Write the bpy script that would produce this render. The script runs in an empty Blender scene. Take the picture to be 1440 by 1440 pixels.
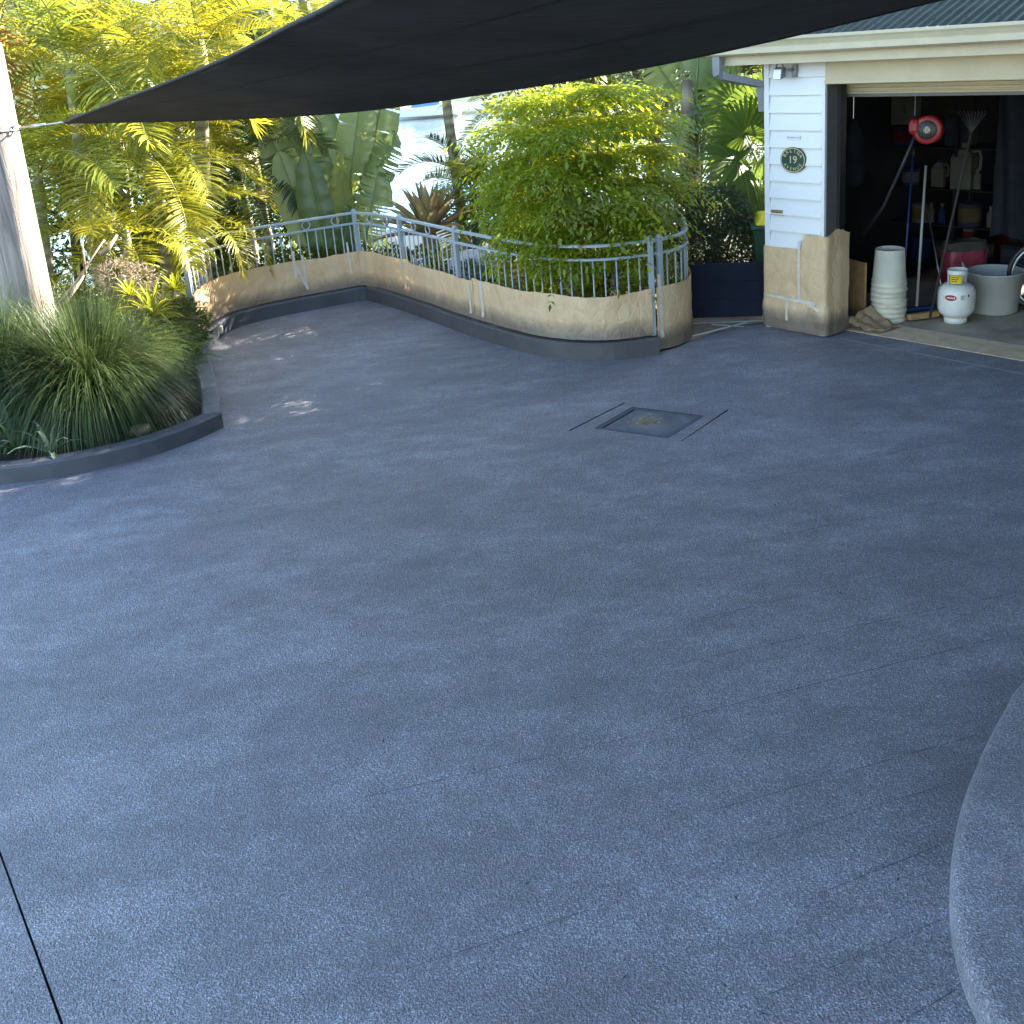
import bpy, math, random
import numpy as np
from mathutils import Vector, Matrix, noise

random.seed(7)
RNG = np.random.default_rng(7)
scene = bpy.context.scene
COL = scene.collection
R = math.radians

# ------------------------------------------------------------------ camera
PITCH, ROLL, EYE = math.atan(1440 / 4900), R(4.6), 2.65
cam_d = bpy.data.cameras.new('camera'); cam = bpy.data.objects.new('camera', cam_d); COL.objects.link(cam)
fw = Vector((0, math.cos(PITCH), -math.sin(PITCH))); r0 = Vector((1, 0, 0)); u0 = r0.cross(fw)
rt = r0 * math.cos(ROLL) - u0 * math.sin(ROLL); upv = r0 * math.sin(ROLL) + u0 * math.cos(ROLL)
cam.matrix_world = Matrix(((rt.x, upv.x, -fw.x, 0), (rt.y, upv.y, -fw.y, 0), (rt.z, upv.z, -fw.z, EYE), (0, 0, 0, 1)))
cam_d.lens = 36; cam_d.sensor_width = 36; cam_d.shift_y = -240 / 1440     # the photo is the lower part of an upright frame
cam_d.clip_start = 0.05; cam_d.clip_end = 2000
scene.camera = cam

# ------------------------------------------------------------------ sky, sun, exposure
SUN_AZ, SUN_EL = R(58), R(27)      # azimuth clockwise from +Y
world = bpy.data.worlds.new('World'); scene.world = world; world.use_nodes = True
wn = world.node_tree; wn.nodes.clear()
sky = wn.nodes.new('ShaderNodeTexSky'); sky.sky_type = 'NISHITA'; sky.sun_disc = False
sky.sun_elevation = SUN_EL; sky.sun_rotation = SUN_AZ; sky.air_density = 1.0; sky.dust_density = 0.6; sky.ozone_density = 1.3
bg = wn.nodes.new('ShaderNodeBackground'); bg.inputs[1].default_value = 0.105
wo = wn.nodes.new('ShaderNodeOutputWorld')
wn.links.new(sky.outputs[0], bg.inputs[0]); wn.links.new(bg.outputs[0], wo.inputs[0])
sun_d = bpy.data.lights.new('sun', 'SUN'); sun_d.energy = 5.0; sun_d.angle = R(0.5); sun_d.color = (1.0, 0.93, 0.8)
sun = bpy.data.objects.new('sun', sun_d); COL.objects.link(sun)
sdir = Vector((math.sin(SUN_AZ) * math.cos(SUN_EL), math.cos(SUN_AZ) * math.cos(SUN_EL), math.sin(SUN_EL)))
sun.rotation_euler = sdir.to_track_quat('Z', 'Y').to_euler(); sun.location = sdir * 40
scene.view_settings.view_transform = 'Standard'; scene.view_settings.look = 'None'
scene.view_settings.exposure = 3.1; scene.view_settings.gamma = 1.0
scene.view_settings.use_curve_mapping = False
scene.render.engine = 'CYCLES'
scene.cycles.use_denoising = True
scene.cycles.max_bounces = 4; scene.cycles.diffuse_bounces = 2; scene.cycles.glossy_bounces = 2; scene.cycles.transmission_bounces = 4; scene.cycles.transparent_max_bounces = 6
scene.cycles.use_adaptive_sampling = True; scene.cycles.adaptive_threshold = .015
scene.cycles.sample_clamp_indirect = 6

# ------------------------------------------------------------------ materials
class N:
    def __init__(s, name):
        s.m = bpy.data.materials.new(name); s.m.use_nodes = True; s.t = s.m.node_tree
        s.t.nodes.clear(); s.out = s.t.nodes.new('ShaderNodeOutputMaterial')
    def n(s, typ, **kw):
        x = s.t.nodes.new('ShaderNode' + typ)
        for k, v in kw.items():
            if k.startswith('_'): setattr(x, k[1:], v)
            else:
                key = k.replace('__', ' ') if not k.startswith('i') or not k[1:].isdigit() else int(k[1:])
                if hasattr(v, 'bl_idname') or isinstance(v, bpy.types.NodeSocket): s.t.links.new(v, x.inputs[key])
                else: x.inputs[key].default_value = v
        return x
    def noise(s, scale, detail=4, rough=.55, coord=None, dist=0):
        x = s.n('TexNoise', Scale=scale, Detail=detail, Roughness=rough, Distortion=dist)
        if coord is not None: s.t.links.new(coord, x.inputs['Vector'])
        return x.outputs['Fac']
    def ramp(s, fac, pts):
        x = s.n('ValToRGB'); s.t.links.new(fac, x.inputs[0]); e = x.color_ramp.elements
        while len(e) < len(pts): e.new(.5)
        for el, (p, c) in zip(e, pts):
            el.position = p; el.color = (*c, 1) if len(c) == 3 else c
        return x.outputs[0]
    def mix(s, f, a, b, mode='MIX'):
        x = s.t.nodes.new('ShaderNodeMix'); x.data_type = 'RGBA'; x.blend_type = mode
        for i, v in ((0, f), (6, a), (7, b)):
            if isinstance(v, bpy.types.NodeSocket): s.t.links.new(v, x.inputs[i])
            else: x.inputs[i].default_value = v if i == 0 else (*v, 1) if len(v) == 3 else v
        return x.outputs[2]
    def math(s, op, a, b=0.):
        x = s.t.nodes.new('ShaderNodeMath'); x.operation = op
        for i, v in ((0, a), (1, b)):
            if isinstance(v, bpy.types.NodeSocket): s.t.links.new(v, x.inputs[i])
            else: x.inputs[i].default_value = v
        return x.outputs[0]
    def bump(s, h, strength, dist=.01):
        x = s.n('Bump', Height=h, Strength=strength, Distance=dist); return x.outputs[0]
    def pos(s): return s.n('NewGeometry').outputs['Position']
    def obj(s): return s.n('TexCoord').outputs['Object']
    def mapped(s, v, scale=(1, 1, 1), rot=(0, 0, 0)):
        return s.n('Mapping', Vector=v, Scale=scale, Rotation=rot).outputs[0]
    def bsdf(s, color, rough=.6, metal=0., normal=None, spec=.5, **kw):
        x = s.n('BsdfPrincipled', Metallic=metal)
        for k, v in (('Base Color', color), ('Roughness', rough), ('Normal', normal), ('Specular IOR Level', spec)):
            if v is None: continue
            if isinstance(v, bpy.types.NodeSocket): s.t.links.new(v, x.inputs[k])
            else: x.inputs[k].default_value = (*v, 1) if k == 'Base Color' and len(v) == 3 else v
        return x.outputs[0]
    def done(s, sh): s.t.links.new(sh, s.out.inputs[0]); return s.m

def simple(name, col, rough=.5, metal=0., var=.12, scale=6., bump=.0, bscale=60.):
    k = N(name); o = k.obj()
    f = k.noise(scale, 5, .6, o)
    c = k.ramp(f, [(.3, tuple(x * (1 - var) for x in col)), (.7, tuple(min(1, x * (1 + var)) for x in col))])
    nm = k.bump(k.noise(bscale, 3, .6, o), bump, .004) if bump else None
    rf = k.math('ADD', k.math('MULTIPLY', f, .2), rough - .1)
    return k.done(k.bsdf(c, rf, metal, nm))

def leafmat(name, a, b, trans=.4, rough=.42, tcol=None, dry=None):
    """leaf colour runs from a to b leaf by leaf; part of the light passes through"""
    k = N(name); g = k.n('NewGeometry'); rnd = g.outputs['Random Per Island']
    oi = k.n('ObjectInfo').outputs['Random']
    pn = k.noise(1.3, 2, .5, g.outputs['Position'])
    f = k.math('ADD', k.math('MULTIPLY', rnd, .45), k.math('ADD', k.math('MULTIPLY', oi, .2), k.math('MULTIPLY', pn, .4)))
    pts = [(.2, a), (.8, b)]
    if dry: pts.append((.97, dry))
    c = k.ramp(f, pts)
    p = k.bsdf(c, rough, spec=.4)
    tc = k.mix(.5, c, tcol or b)
    t = k.n('BsdfTranslucent', Color=tc).outputs[0]
    mx = k.n('MixShader', Fac=trans); k.t.links.new(p, mx.inputs[1]); k.t.links.new(t, mx.inputs[2])
    return k.done(mx.outputs[0])

M = {}
def make_drive(name, mul):
    k = N(name); p = k.pos()
    big = k.noise(1.0, 8, .68, k.mapped(p, (.7, 1.35, 1), (0, 0, R(-16))), .25)
    mid = k.noise(4.5, 6, .65, k.mapped(p, (.75, 1.2, 1), (0, 0, R(-20))))
    fine = k.noise(150, 3, .7, p)
    vor = k.n('TexVoronoi', Vector=p, Scale=230.); grit = vor.outputs['Distance']; cell = k.n('SeparateXYZ', Vector=vor.outputs['Color'])
    f = k.math('ADD', k.math('MULTIPLY', big, .6), k.math('MULTIPLY', mid, .4))
    c = k.ramp(f, [(q, tuple(x*mul for x in cc)) for q, cc in ((.32, (.100, .096, .109)), (.5, (.132, .127, .145)), (.68, (.235, .23, .262)))])  # spray mottling, with sky sheen painted into the pale patches
    patch = k.ramp(f, [(.38, (.22, .22, .22)), (.62, (1, 1, 1))])
    fl = k.math('MULTIPLY', k.ramp(cell.outputs[0], [(.62, (0, 0, 0)), (.95, (1, 1, 1))]), patch)
    c = k.mix(k.math('MULTIPLY', fl, .85), c, (.56, .57, .66))  # pale flecks paint in glints, densest in the sheen patches
    dk = k.ramp(cell.outputs[1], [(.12, (1, 1, 1)), (.26, (0, 0, 0))])
    c = k.mix(k.math('MULTIPLY', dk, .6), c, (.028, .029, .034))
    rough = k.ramp(f, [(.36, (.54, .54, .54)), (.5, (.42, .42, .42)), (.64, (.28, .28, .28))])
    vor2 = k.n('TexVoronoi', Vector=p, Scale=120.)
    h = k.math('ADD', k.math('MULTIPLY', fine, .8), k.math('ADD', k.math('MULTIPLY', grit, .7), k.math('MULTIPLY', vor2.outputs['Distance'], .9)))
    b = k.bump(h, .85, .007)
    return k.done(k.bsdf(c, rough, 0, b, 1.))
M['drive'] = make_drive('sprayed_concrete', 1.); M['drive_pale'] = make_drive('sprayed_concrete_pale', 1.25)

def make_kerb(name, base, var):
    k = N(name); p = k.pos()
    f = k.noise(4, 5, .65, p); g = k.noise(140, 3, .6, p)
    c = k.ramp(f, [(.3, tuple(x * (1 - var) for x in base)), (.7, tuple(x * (1 + var) for x in base))])
    c = k.mix(k.math('MULTIPLY', g, .5), c, tuple(x * .75 for x in base))
    return k.done(k.bsdf(c, .6, 0, k.bump(g, .35, .006)))
def flat_paint(name, col, rough, spec):
    k = N(name); f = k.noise(5, 4, .6, k.obj()); c = k.ramp(f, [(.3, tuple(x*.75 for x in col)), (.7, tuple(x*1.25 for x in col))]); return k.done(k.bsdf(c, rough, 0, None, spec))
M['kerb'] = make_kerb('painted_kerb', (.055, .059, .07), .25)
M['kerb_brown'] = make_kerb('painted_kerb_brownish', (.068, .063, .066), .28)
M['raised'] = make_kerb('raised_slab_paint', (.11, .118, .135), .25)

def make_paper(name, zb):
    k = N(name); p = k.pos(); o = k.obj()
    z = k.n('SeparateXYZ', Vector=p).outputs[2]
    wr = k.noise(7, 6, .6, k.mapped(p, (1, 1, .5), (0, R(25), 0)), .8); cr_ = k.n('TexVoronoi', Vector=k.mapped(p, (1, 1, .6), (0, R(35), 0)), Scale=13.); cr_.feature = 'DISTANCE_TO_EDGE'; cre = k.ramp(cr_.outputs['Distance'], [(0., (0, 0, 0)), (.12, (1, 1, 1))])
    c = k.ramp(wr, [(.25, (.62, .42, .235)), (.55, (.73, .52, .305)), (.8, (.79, .59, .37))])
    # paint overspray: a ragged dark band low on the sheet
    nz = k.noise(3.5, 5, .6, p)
    lim = k.math('ADD', k.math('ADD', z, -zb), k.math('MULTIPLY', nz, -.16))
    osp = k.ramp(lim, [(0., (1, 1, 1)), (.05, (.7, .7, .7)), (.13, (0, 0, 0))])
    c = k.mix(k.math('MULTIPLY', osp, .75), c, (.05, .052, .062))
    b = k.bump(k.math('ADD', k.math('MULTIPLY', wr, 1.4), k.math('MULTIPLY', cre, .35)), .55, .012)
    p1 = k.bsdf(c, .45, 0, b, .45)
    t = k.n('BsdfTranslucent', Color=k.mix(1., c, (.9, .75, .5), 'MULTIPLY')).outputs[0]
    mx = k.n('MixShader', Fac=.22); k.t.links.new(p1, mx.inputs[1]); k.t.links.new(t, mx.inputs[2])
    return k.done(mx.outputs[0])
M['paper'] = make_paper('brown_masking_paper', .02); M['paper_fence'] = make_paper('brown_railing_paper', .115); M['paper_clean'] = simple('loose_brown_paper', (.30, .20, .11), .65, 0, .3, 7, .4, 14)
M['tape'] = simple('masking_tape', (.54, .48, .39), .55, 0, .12, 14)
M['white'] = simple('white_paint', (.68, .68, .675), .42, 0, .03, 3, .08, 40)
M['cream'] = simple('cream_paint', (.50, .42, .27), .45, 0, .08, 5, .05, 30)
M['jamb'] = simple('grey_jamb', (.11, .105, .095), .5)
M['grey_pipe'] = simple('grey_downpipe', (.2, .205, .215), .45)
M['rail'] = simple('blue_grey_rail', (.29, .33, .365), .38, 0, .07, 5)
M['navy'] = flat_paint('navy_board', (.009, .012, .024), .7, .12)
M['soil'] = simple('mulch', (.032, .023, .016), .95, 0, .5, 30, .9, 70)
M['earth'] = simple('earth', (.07, .06, .035), .95, 0, .5, 2, .6, 12)
M['dark'] = simple('dark_gap', (.012, .012, .013), .9)
M['hair'] = simple('hairline', (.040, .041, .046), .9)
M['pale_line'] = simple('pale_edge', (.46, .47, .50), .6, 0, .3, 20)
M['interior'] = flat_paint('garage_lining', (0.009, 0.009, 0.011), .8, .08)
M['timber_dark'] = simple('dark_timber', (.026, .018, .012), .8, 0, .35, 8)
M['steel'] = simple('steel', (.45, .46, .47), .35, .9)
M['black'] = simple('black_plastic', (.015, .015, .016), .45)
M['red'] = simple('red_plastic', (.26, .012, .012), .4)
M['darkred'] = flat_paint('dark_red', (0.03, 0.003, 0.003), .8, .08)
M['maroon'] = simple('maroon_print', (.17, .02, .035), .5, 0, .3, 20)
M['blue'] = simple('blue_plastic', (.012, .03, .12), .4)
M['orange'] = simple('orange_label', (.65, .14, .03), .5)
M['yellow'] = simple('yellow_label', (.62, .42, .02), .45)
M['plastic_white'] = simple('off_white_plastic', (.58, .53, .41), .45, 0, .1, 9)
M['tub'] = simple('pale_tub_plastic', (.40, .39, .36), .45, 0, .07, 6)
M['gas'] = simple('gas_bottle_paint', (.62, .60, .54), .35, 0, .07, 8)
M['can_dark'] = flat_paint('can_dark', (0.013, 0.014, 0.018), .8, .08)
M['sign_green'] = simple('sign_green', (.012, .05, .038), .35)
M['gold'] = simple('sign_gold', (.62, .5, .24), .4)
M['brass'] = simple('brass_plate', (.30, .24, .09), .45, .4)
M['bin_green'] = simple('bin_green', (.012, .05, .025), .5)
M['bin_yellow'] = simple('bin_yellow', (.75, .6, .03), .5)
M['pink_leaf'] = leafmat('pinkish_leaf', (.24, .20, .12), (.36, .28, .20), .35)
M['boat_white'] = simple('boat_white', (.8, .8, .8), .4)
M['boat_blue'] = simple('boat_blue', (.10, .22, .42), .4)
M['blue_roof'] = simple('blue_roof', (.16, .34, .62), .7)
M['hill'] = simple('far_hill', (.05, .075, .03), .95, 0, .6, .25, 0)
M['dusty_white'] = flat_paint('dusty_white_plastic', (0.05, 0.046, 0.036), .8, .08)  # darkened copies for the shelf items: garage gloom put into the colour
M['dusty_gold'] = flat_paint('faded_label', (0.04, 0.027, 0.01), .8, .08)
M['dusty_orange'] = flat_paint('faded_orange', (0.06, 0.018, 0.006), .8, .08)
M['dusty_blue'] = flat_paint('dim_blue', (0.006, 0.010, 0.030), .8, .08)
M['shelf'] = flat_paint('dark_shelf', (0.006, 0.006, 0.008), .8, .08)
M['rock'] = simple('pale_rock', (.42, .40, .37), .85, 0, .25, 5, .5, 14)
M['roof'] = flat_paint('roof_sheet', (.052, .062, .046), .6, .12)
M['wood_tan'] = simple('tan_wood', (.32, .19, .08), .6, 0, .25, 12)

def make_floor():
    k = N('garage_concrete'); p = k.pos()
    f = k.noise(2.5, 6, .65, p)
    c = k.ramp(f, [(.3, (.18, .145, .11)), (.5, (.31, .25, .185)), (.72, (.44, .36, .27))])
    return k.done(k.bsdf(c, .75, 0, k.bump(k.noise(60, 3, .6, p), .2, .004)))
M['floor'] = make_floor()
def make_lid():
    k = N('worn_lid'); p = k.pos(); o = k.obj(); f = k.noise(7, 5, .6, p)
    c = k.ramp(f, [(.3, (.075, .076, .085)), (.7, (.14, .145, .16))])
    dist = k.n('VectorMath', i0=k.n('VectorMath', i0=p, i1=(-.9, -6.76, 0.), _operation='ADD').outputs[0], _operation='LENGTH').outputs['Value']
    w = k.ramp(k.math('ADD', dist, k.math('MULTIPLY', k.noise(14, 5, .7, p), .16)), [(.13, (1, 1, 1)), (.24, (0, 0, 0))])
    return k.done(k.bsdf(k.mix(k.math('MULTIPLY', w, .65), c, (.25, .21, .145)), .8, 0, k.bump(k.noise(90, 3, .6, p), .4, .004)))
M['lid'] = make_lid()
M['threshold'] = simple('bare_concrete_strip', (.56, .42, .26), .9, 0, .22, 7, .2, 60)

def make_pole():
    k = N('weathered_timber'); o = k.obj()
    f = k.noise(5, 6, .6, k.mapped(o, (5, 5, .35)), .6)
    c = k.ramp(f, [(.3, (.13, .105, .09)), (.5, (.27, .225, .195)), (.72, (.40, .36, .33))])
    cr = k.ramp(k.noise(2.2, 3, .5, k.mapped(o, (9, 9, .22)), .4), [(.30, (1, 1, 1)), (.345, (0, 0, 0))])
    c = k.mix(cr, c, (.045, .03, .02))
    return k.done(k.bsdf(c, .8, 0, k.bump(f, .5, .02)))
M['pole'] = make_pole()

def make_sail():
    k = N('charcoal_shade_cloth'); p = k.pos(); o = k.obj()
    w = k.noise(900, 2, .6, p); f = k.noise(1.2, 4, .6, p); st = k.noise(5, 4, .7, k.mapped(p, (1, 6, 1), (0, 0, R(-35))))
    c = k.ramp(k.math('ADD', k.math('MULTIPLY', f, .5), k.math('MULTIPLY', st, .5)), [(.35, (.032, .032, .035)), (.68, (.125, .118, .116))])
    c = k.mix(k.math('MULTIPLY', w, .6), c, (.012, .012, .013))
    p1 = k.bsdf(c, .85, 0, k.bump(w, .4, .003), .25)
    t = k.n('BsdfTranslucent', Color=(.13, .12, .11, 1)).outputs[0]
    mx = k.n('MixShader', Fac=.22); k.t.links.new(p1, mx.inputs[1]); k.t.links.new(t, mx.inputs[2])
    return k.done(mx.outputs[0])
M['sail'] = make_sail()
M['hem'] = simple('sail_hem', (.012, .012, .013), .8)

def make_trunk(name, a, b, rings):
    k = N(name); o = k.obj()
    z = k.n('SeparateXYZ', Vector=o).outputs[2]
    f = k.noise(6, 5, .6, o)
    w = k.n('TexWave', Vector=o, Scale=rings, Distortion=1.5, Detail=2.); w.bands_direction = 'Z'
    c = k.ramp(k.math('ADD', k.math('MULTIPLY', f, .6), k.math('MULTIPLY', w.outputs['Fac'], .4)), [(.25, a), (.75, b)])
    return k.done(k.bsdf(c, .75, 0, k.bump(w.outputs['Fac'], .4, .01)))
M['palm_trunk'] = make_trunk('palm_trunk', (.16, .14, .09), (.36, .33, .23), 2.6)
M['bark'] = make_trunk('bark', (.07, .05, .035), (.17, .13, .09), 1.2)
M['sheath'] = make_trunk('dead_sheath', (.14, .10, .06), (.33, .26, .17), 1.)
M['rachis'] = simple('palm_rachis', (.26, .28, .06), .5)
M['petiole'] = simple('leaf_stalk', (.14, .19, .06), .5)
M['palm_gold'] = leafmat('golden_cane_leaf', (.10, .135, .012), (.38, .34, .028), .45, .38, (.78, .66, .05))
M['palm_green'] = leafmat('green_palm_leaf', (.06, .11, .014), (.20, .23, .03), .45, .38, (.55, .55, .05))
M['palm_dark'] = leafmat('dark_palm_leaf', (.018, .040, .014), (.045, .08, .024), .28, .4)
M['palm_dry'] = leafmat('dry_palm_leaf', (.25, .13, .03), (.42, .24, .05), .4, .6, (.6, .36, .05))
M['strel'] = leafmat('giant_paddle_leaf', (.15, .21, .085), (.27, .32, .13), .34, .3, (.42, .46, .16))
M['strel_b'] = leafmat('paddle_leaf_deep', (.065, .115, .045), (.12, .17, .065), .3, .3, (.22, .28, .08))
M['strel_c'] = leafmat('paddle_leaf_yellowish', (.20, .24, .07), (.32, .33, .11), .36, .32, (.5, .48, .14))
M['brom_a'] = leafmat('bromeliad_leaf', (.26, .12, .07), (.30, .28, .13), .25, .35)
M['nandina'] = leafmat('fine_shrub_leaf', (.085, .17, .016), (.30, .35, .022), .5, .42, (.78, .76, .04))
M['nandina_pale'] = leafmat('pale_shrub_leaf', (.13, .19, .03), (.26, .27, .06), .4, .45)
M['hedge'] = leafmat('greygreen_hedge_leaf', (.035, .060, .030), (.085, .115, .060), .25, .5)
M['fan'] = leafmat('fan_palm_leaf', (.055, .11, .02), (.14, .20, .035), .36, .38, (.26, .34, .04))
M['grass'] = leafmat('tussock_blade', (.020, .045, .010), (.065, .095, .026), .28, .45)
M['grass_pale'] = leafmat('pale_tussock_blade', (.09, .115, .045), (.16, .17, .08), .3, .5)
M['lime'] = leafmat('lime_leaf', (.16, .20, .012), (.30, .30, .02), .4, .45, (.5, .48, .03))
M['strap'] = leafmat('strap_leaf', (.030, .075, .028), (.09, .15, .06), .25, .35)
M['strap_pale'] = leafmat('striped_strap_leaf', (.10, .17, .09), (.30, .36, .25), .25, .4)
M['tree'] = leafmat('background_leaf', (.028, .055, .012), (.085, .12, .02), .38, .45, (.24, .28, .03))
M['tree_y'] = leafmat('background_leaf_yellowish', (.07, .10, .014), (.17, .18, .022), .42, .45, (.38, .36, .03))
M['litter'] = leafmat('dry_litter', (.20, .12, .05), (.42, .31, .14), .15, .7)

def make_water():
    k = N('water'); p = k.pos()
    h = k.noise(.8, 4, .6, k.mapped(p, (1, .35, 1)))
    return k.done(k.bsdf((.06, .085, .075), .12, 0, k.bump(h, .35, .3), .5))
M['water'] = make_water()
def make_glass():
    k = N('window_glass'); a = k.n('BsdfGlossy', Roughness=.02).outputs[0]; b = k.n('BsdfTransparent').outputs[0]
    mx = k.n('MixShader', Fac=.88); k.t.links.new(a, mx.inputs[1]); k.t.links.new(b, mx.inputs[2]); return k.done(mx.outputs[0])
M['glass'] = make_glass()

# ------------------------------------------------------------------ builders
def V(*a): return np.array(a, float)
class MB:
    def __init__(s): s.v = []; s.f = []; s.mi = []
    def add(s, verts, faces, mi=0):
        o = len(s.v); s.v += [tuple(map(float, p)) for p in verts]
        s.f += [tuple(i + o for i in f) for f in faces]; s.mi += [mi] * len(faces); return s
    def quad(s, a, b, c, d, mi=0): return s.add([a, b, c, d], [(0, 1, 2, 3)], mi)
    def box(s, c, size, rz=0, mi=0, bev=0.):
        x, y, z = [k / 2 for k in size]; cs, sn = math.cos(rz), math.sin(rz)
        P = [(i * x, j * y, k * z) for i, j, k in ((-1,-1,-1),(1,-1,-1),(1,1,-1),(-1,1,-1),(-1,-1,1),(1,-1,1),(1,1,1),(-1,1,1))]
        P = [(c[0] + cs * a - sn * b, c[1] + sn * a + cs * b, c[2] + d) for a, b, d in P]
        return s.add(P, [(0,3,2,1),(4,5,6,7),(0,1,5,4),(1,2,6,5),(2,3,7,6),(3,0,4,7)], mi)
    def tube(s, pts, rad, n=8, mi=0, cap=True):
        pts = [Vector(p) for p in pts]; m = len(pts)
        rad = [rad] * m if not hasattr(rad, '__len__') else rad
        vs = []; ref = None
        for i, p in enumerate(pts):
            d = (pts[min(i + 1, m - 1)] - pts[max(i - 1, 0)]).normalized()
            if ref is None: ref = Vector((0, 0, 1)) if abs(d.z) < .9 else Vector((1, 0, 0))
            a = (ref - d * ref.dot(d)).normalized(); b = d.cross(a); ref = a
            for k in range(n):
                t = 2 * math.pi * k / n; vs.append(p + (a * math.cos(t) + b * math.sin(t)) * rad[i])
        fs = []
        for i in range(m - 1):
            for k in range(n):
                k2 = (k + 1) % n; fs.append((i * n + k, i * n + k2, (i + 1) * n + k2, (i + 1) * n + k))
        if cap: fs.append(tuple(range(n - 1, -1, -1))); fs.append(tuple((m - 1) * n + k for k in range(n)))
        return s.add(vs, fs, mi)
    def lathe(s, prof, n=28, c=(0, 0, 0), mi=0):
        vs = [(c[0] + r * math.cos(2*math.pi*k/n), c[1] + r * math.sin(2*math.pi*k/n), c[2] + z) for r, z in prof for k in range(n)]
        fs = [(i*n+k, i*n+(k+1) % n, (i+1)*n+(k+1) % n, (i+1)*n+k) for i in range(len(prof)-1) for k in range(n)]
        return s.add(vs, fs, mi)
    def grid(s, fn, nu, nv, mi=0):
        vs = [fn(i / nu, j / nv) for i in range(nu + 1) for j in range(nv + 1)]
        fs = [(i*(nv+1)+j, (i+1)*(nv+1)+j, (i+1)*(nv+1)+j+1, i*(nv+1)+j+1) for i in range(nu) for j in range(nv)]
        return s.add(vs, fs, mi)
    def ring(s, c, ax, R_, r, n=20, k=6, mi=0):
        ax = Vector(ax).normalized(); a = ax.orthogonal().normalized(); b = ax.cross(a); c = Vector(c)
        vs = []; 
        for i in range(n):
            t = 2*math.pi*i/n; e = a*math.cos(t)+b*math.sin(t)
            for j in range(k):
                q = 2*math.pi*j/k; vs.append(c + e*(R_ + r*math.cos(q)) + ax*(r*math.sin(q)))
        fs = [(i*k+j, ((i+1) % n)*k+j, ((i+1) % n)*k+(j+1) % k, i*k+(j+1) % k) for i in range(n) for j in range(k)]
        return s.add(vs, fs, mi)
    def mesh(s, name, mats, smooth=False, off=(0, 0, 0)):
        me = bpy.data.meshes.new(name)
        me.from_pydata([(a - off[0], b - off[1], c - off[2]) for a, b, c in s.v], [], s.f)
        for m in (mats if isinstance(mats, (list, tuple)) else [mats]): me.materials.append(M[m] if isinstance(m, str) else m)
        if any(s.mi): me.polygons.foreach_set('material_index', s.mi)
        if smooth: me.polygons.foreach_set('use_smooth', [True] * len(me.polygons))
        me.update(); return me
    def build(s, name, mats, parent=None, smooth=False, origin=None, bevel=0.):
        """vertices are world coordinates; a part is stored relative to its (unrotated) thing"""
        if origin is None:
            if parent is not None: origin = world_of(parent)
            else:
                a = np.array(s.v); origin = (*((a.min(0) + a.max(0)) / 2)[:2], a[:, 2].min())
        me = s.mesh(name, mats, smooth, origin)
        o = bpy.data.objects.new(name, me); COL.objects.link(o)
        if parent is not None:
            o.parent = parent; w = world_of(parent); o.location = tuple(origin[i] - w[i] for i in range(3))
        else: o.location = origin
        if bevel:
            b = o.modifiers.new('bevel', 'BEVEL'); b.width = bevel; b.segments = 2; b.limit_method = 'ANGLE'
        return o
def world_of(o):
    p = Vector((0, 0, 0))
    while o is not None: p += o.location; o = o.parent
    return tuple(p)
def tag(o, label, cat=None, group=None, kind=None):
    if label: o['label'] = label
    if cat: o['category'] = cat
    if group: o['group'] = group
    if kind: o['kind'] = kind
    return o
def thing(name, loc, label, cat, group=None):
    o = bpy.data.objects.new(name, None); COL.objects.link(o); o.location = loc; o.empty_display_size = .1
    return tag(o, label, cat, group)
def struct(o): o['kind'] = 'structure'; return o
def put(name, me, parent, loc=(0, 0, 0), rot=(0, 0, 0), sc=(1, 1, 1)):
    o = bpy.data.objects.new(name, me); COL.objects.link(o); o.parent = parent
    o.location = loc; o.rotation_euler = rot; o.scale = sc; return o
def arr_mesh(name, verts, faces, mats, mi=None, smooth=True):
    """fast mesh from arrays; faces (n,3) or (n,4)"""
    verts = np.asarray(verts, np.float32); faces = np.asarray(faces, np.int32); n, k = faces.shape
    me = bpy.data.meshes.new(name); me.vertices.add(len(verts)); me.vertices.foreach_set('co', verts.ravel())
    me.loops.add(n * k); me.loops.foreach_set('vertex_index', faces.ravel())
    me.polygons.add(n); me.polygons.foreach_set('loop_start', np.arange(n, dtype=np.int32) * k)
    for m in (mats if isinstance(mats, (list, tuple)) else [mats]): me.materials.append(M[m])
    if mi is not None: me.polygons.foreach_set('material_index', np.asarray(mi, np.int32))
    if smooth: me.polygons.foreach_set('use_smooth', np.ones(n, bool))
    me.update(calc_edges=True); me.validate(); return me
def fill_poly(name, outline, z, mat, holes=(), kind='structure'):
    import bmesh
    bm = bmesh.new(); edges = []
    for loop in [outline, *holes]:
        vs = [bm.verts.new((p[0], p[1], z)) for p in loop]
        edges += [bm.edges.new((vs[i], vs[(i + 1) % len(vs)])) for i in range(len(vs))]
    bmesh.ops.triangle_fill(bm, use_beauty=True, use_dissolve=False, edges=edges, normal=(0, 0, 1))
    for f in bm.faces:
        if f.normal.z < 0: f.normal_flip()
    me = bpy.data.meshes.new(name); bm.to_mesh(me); bm.free(); me.materials.append(M[mat])
    o = bpy.data.objects.new(name, me); COL.objects.link(o)
    if kind: o['kind'] = kind
    return o
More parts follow.
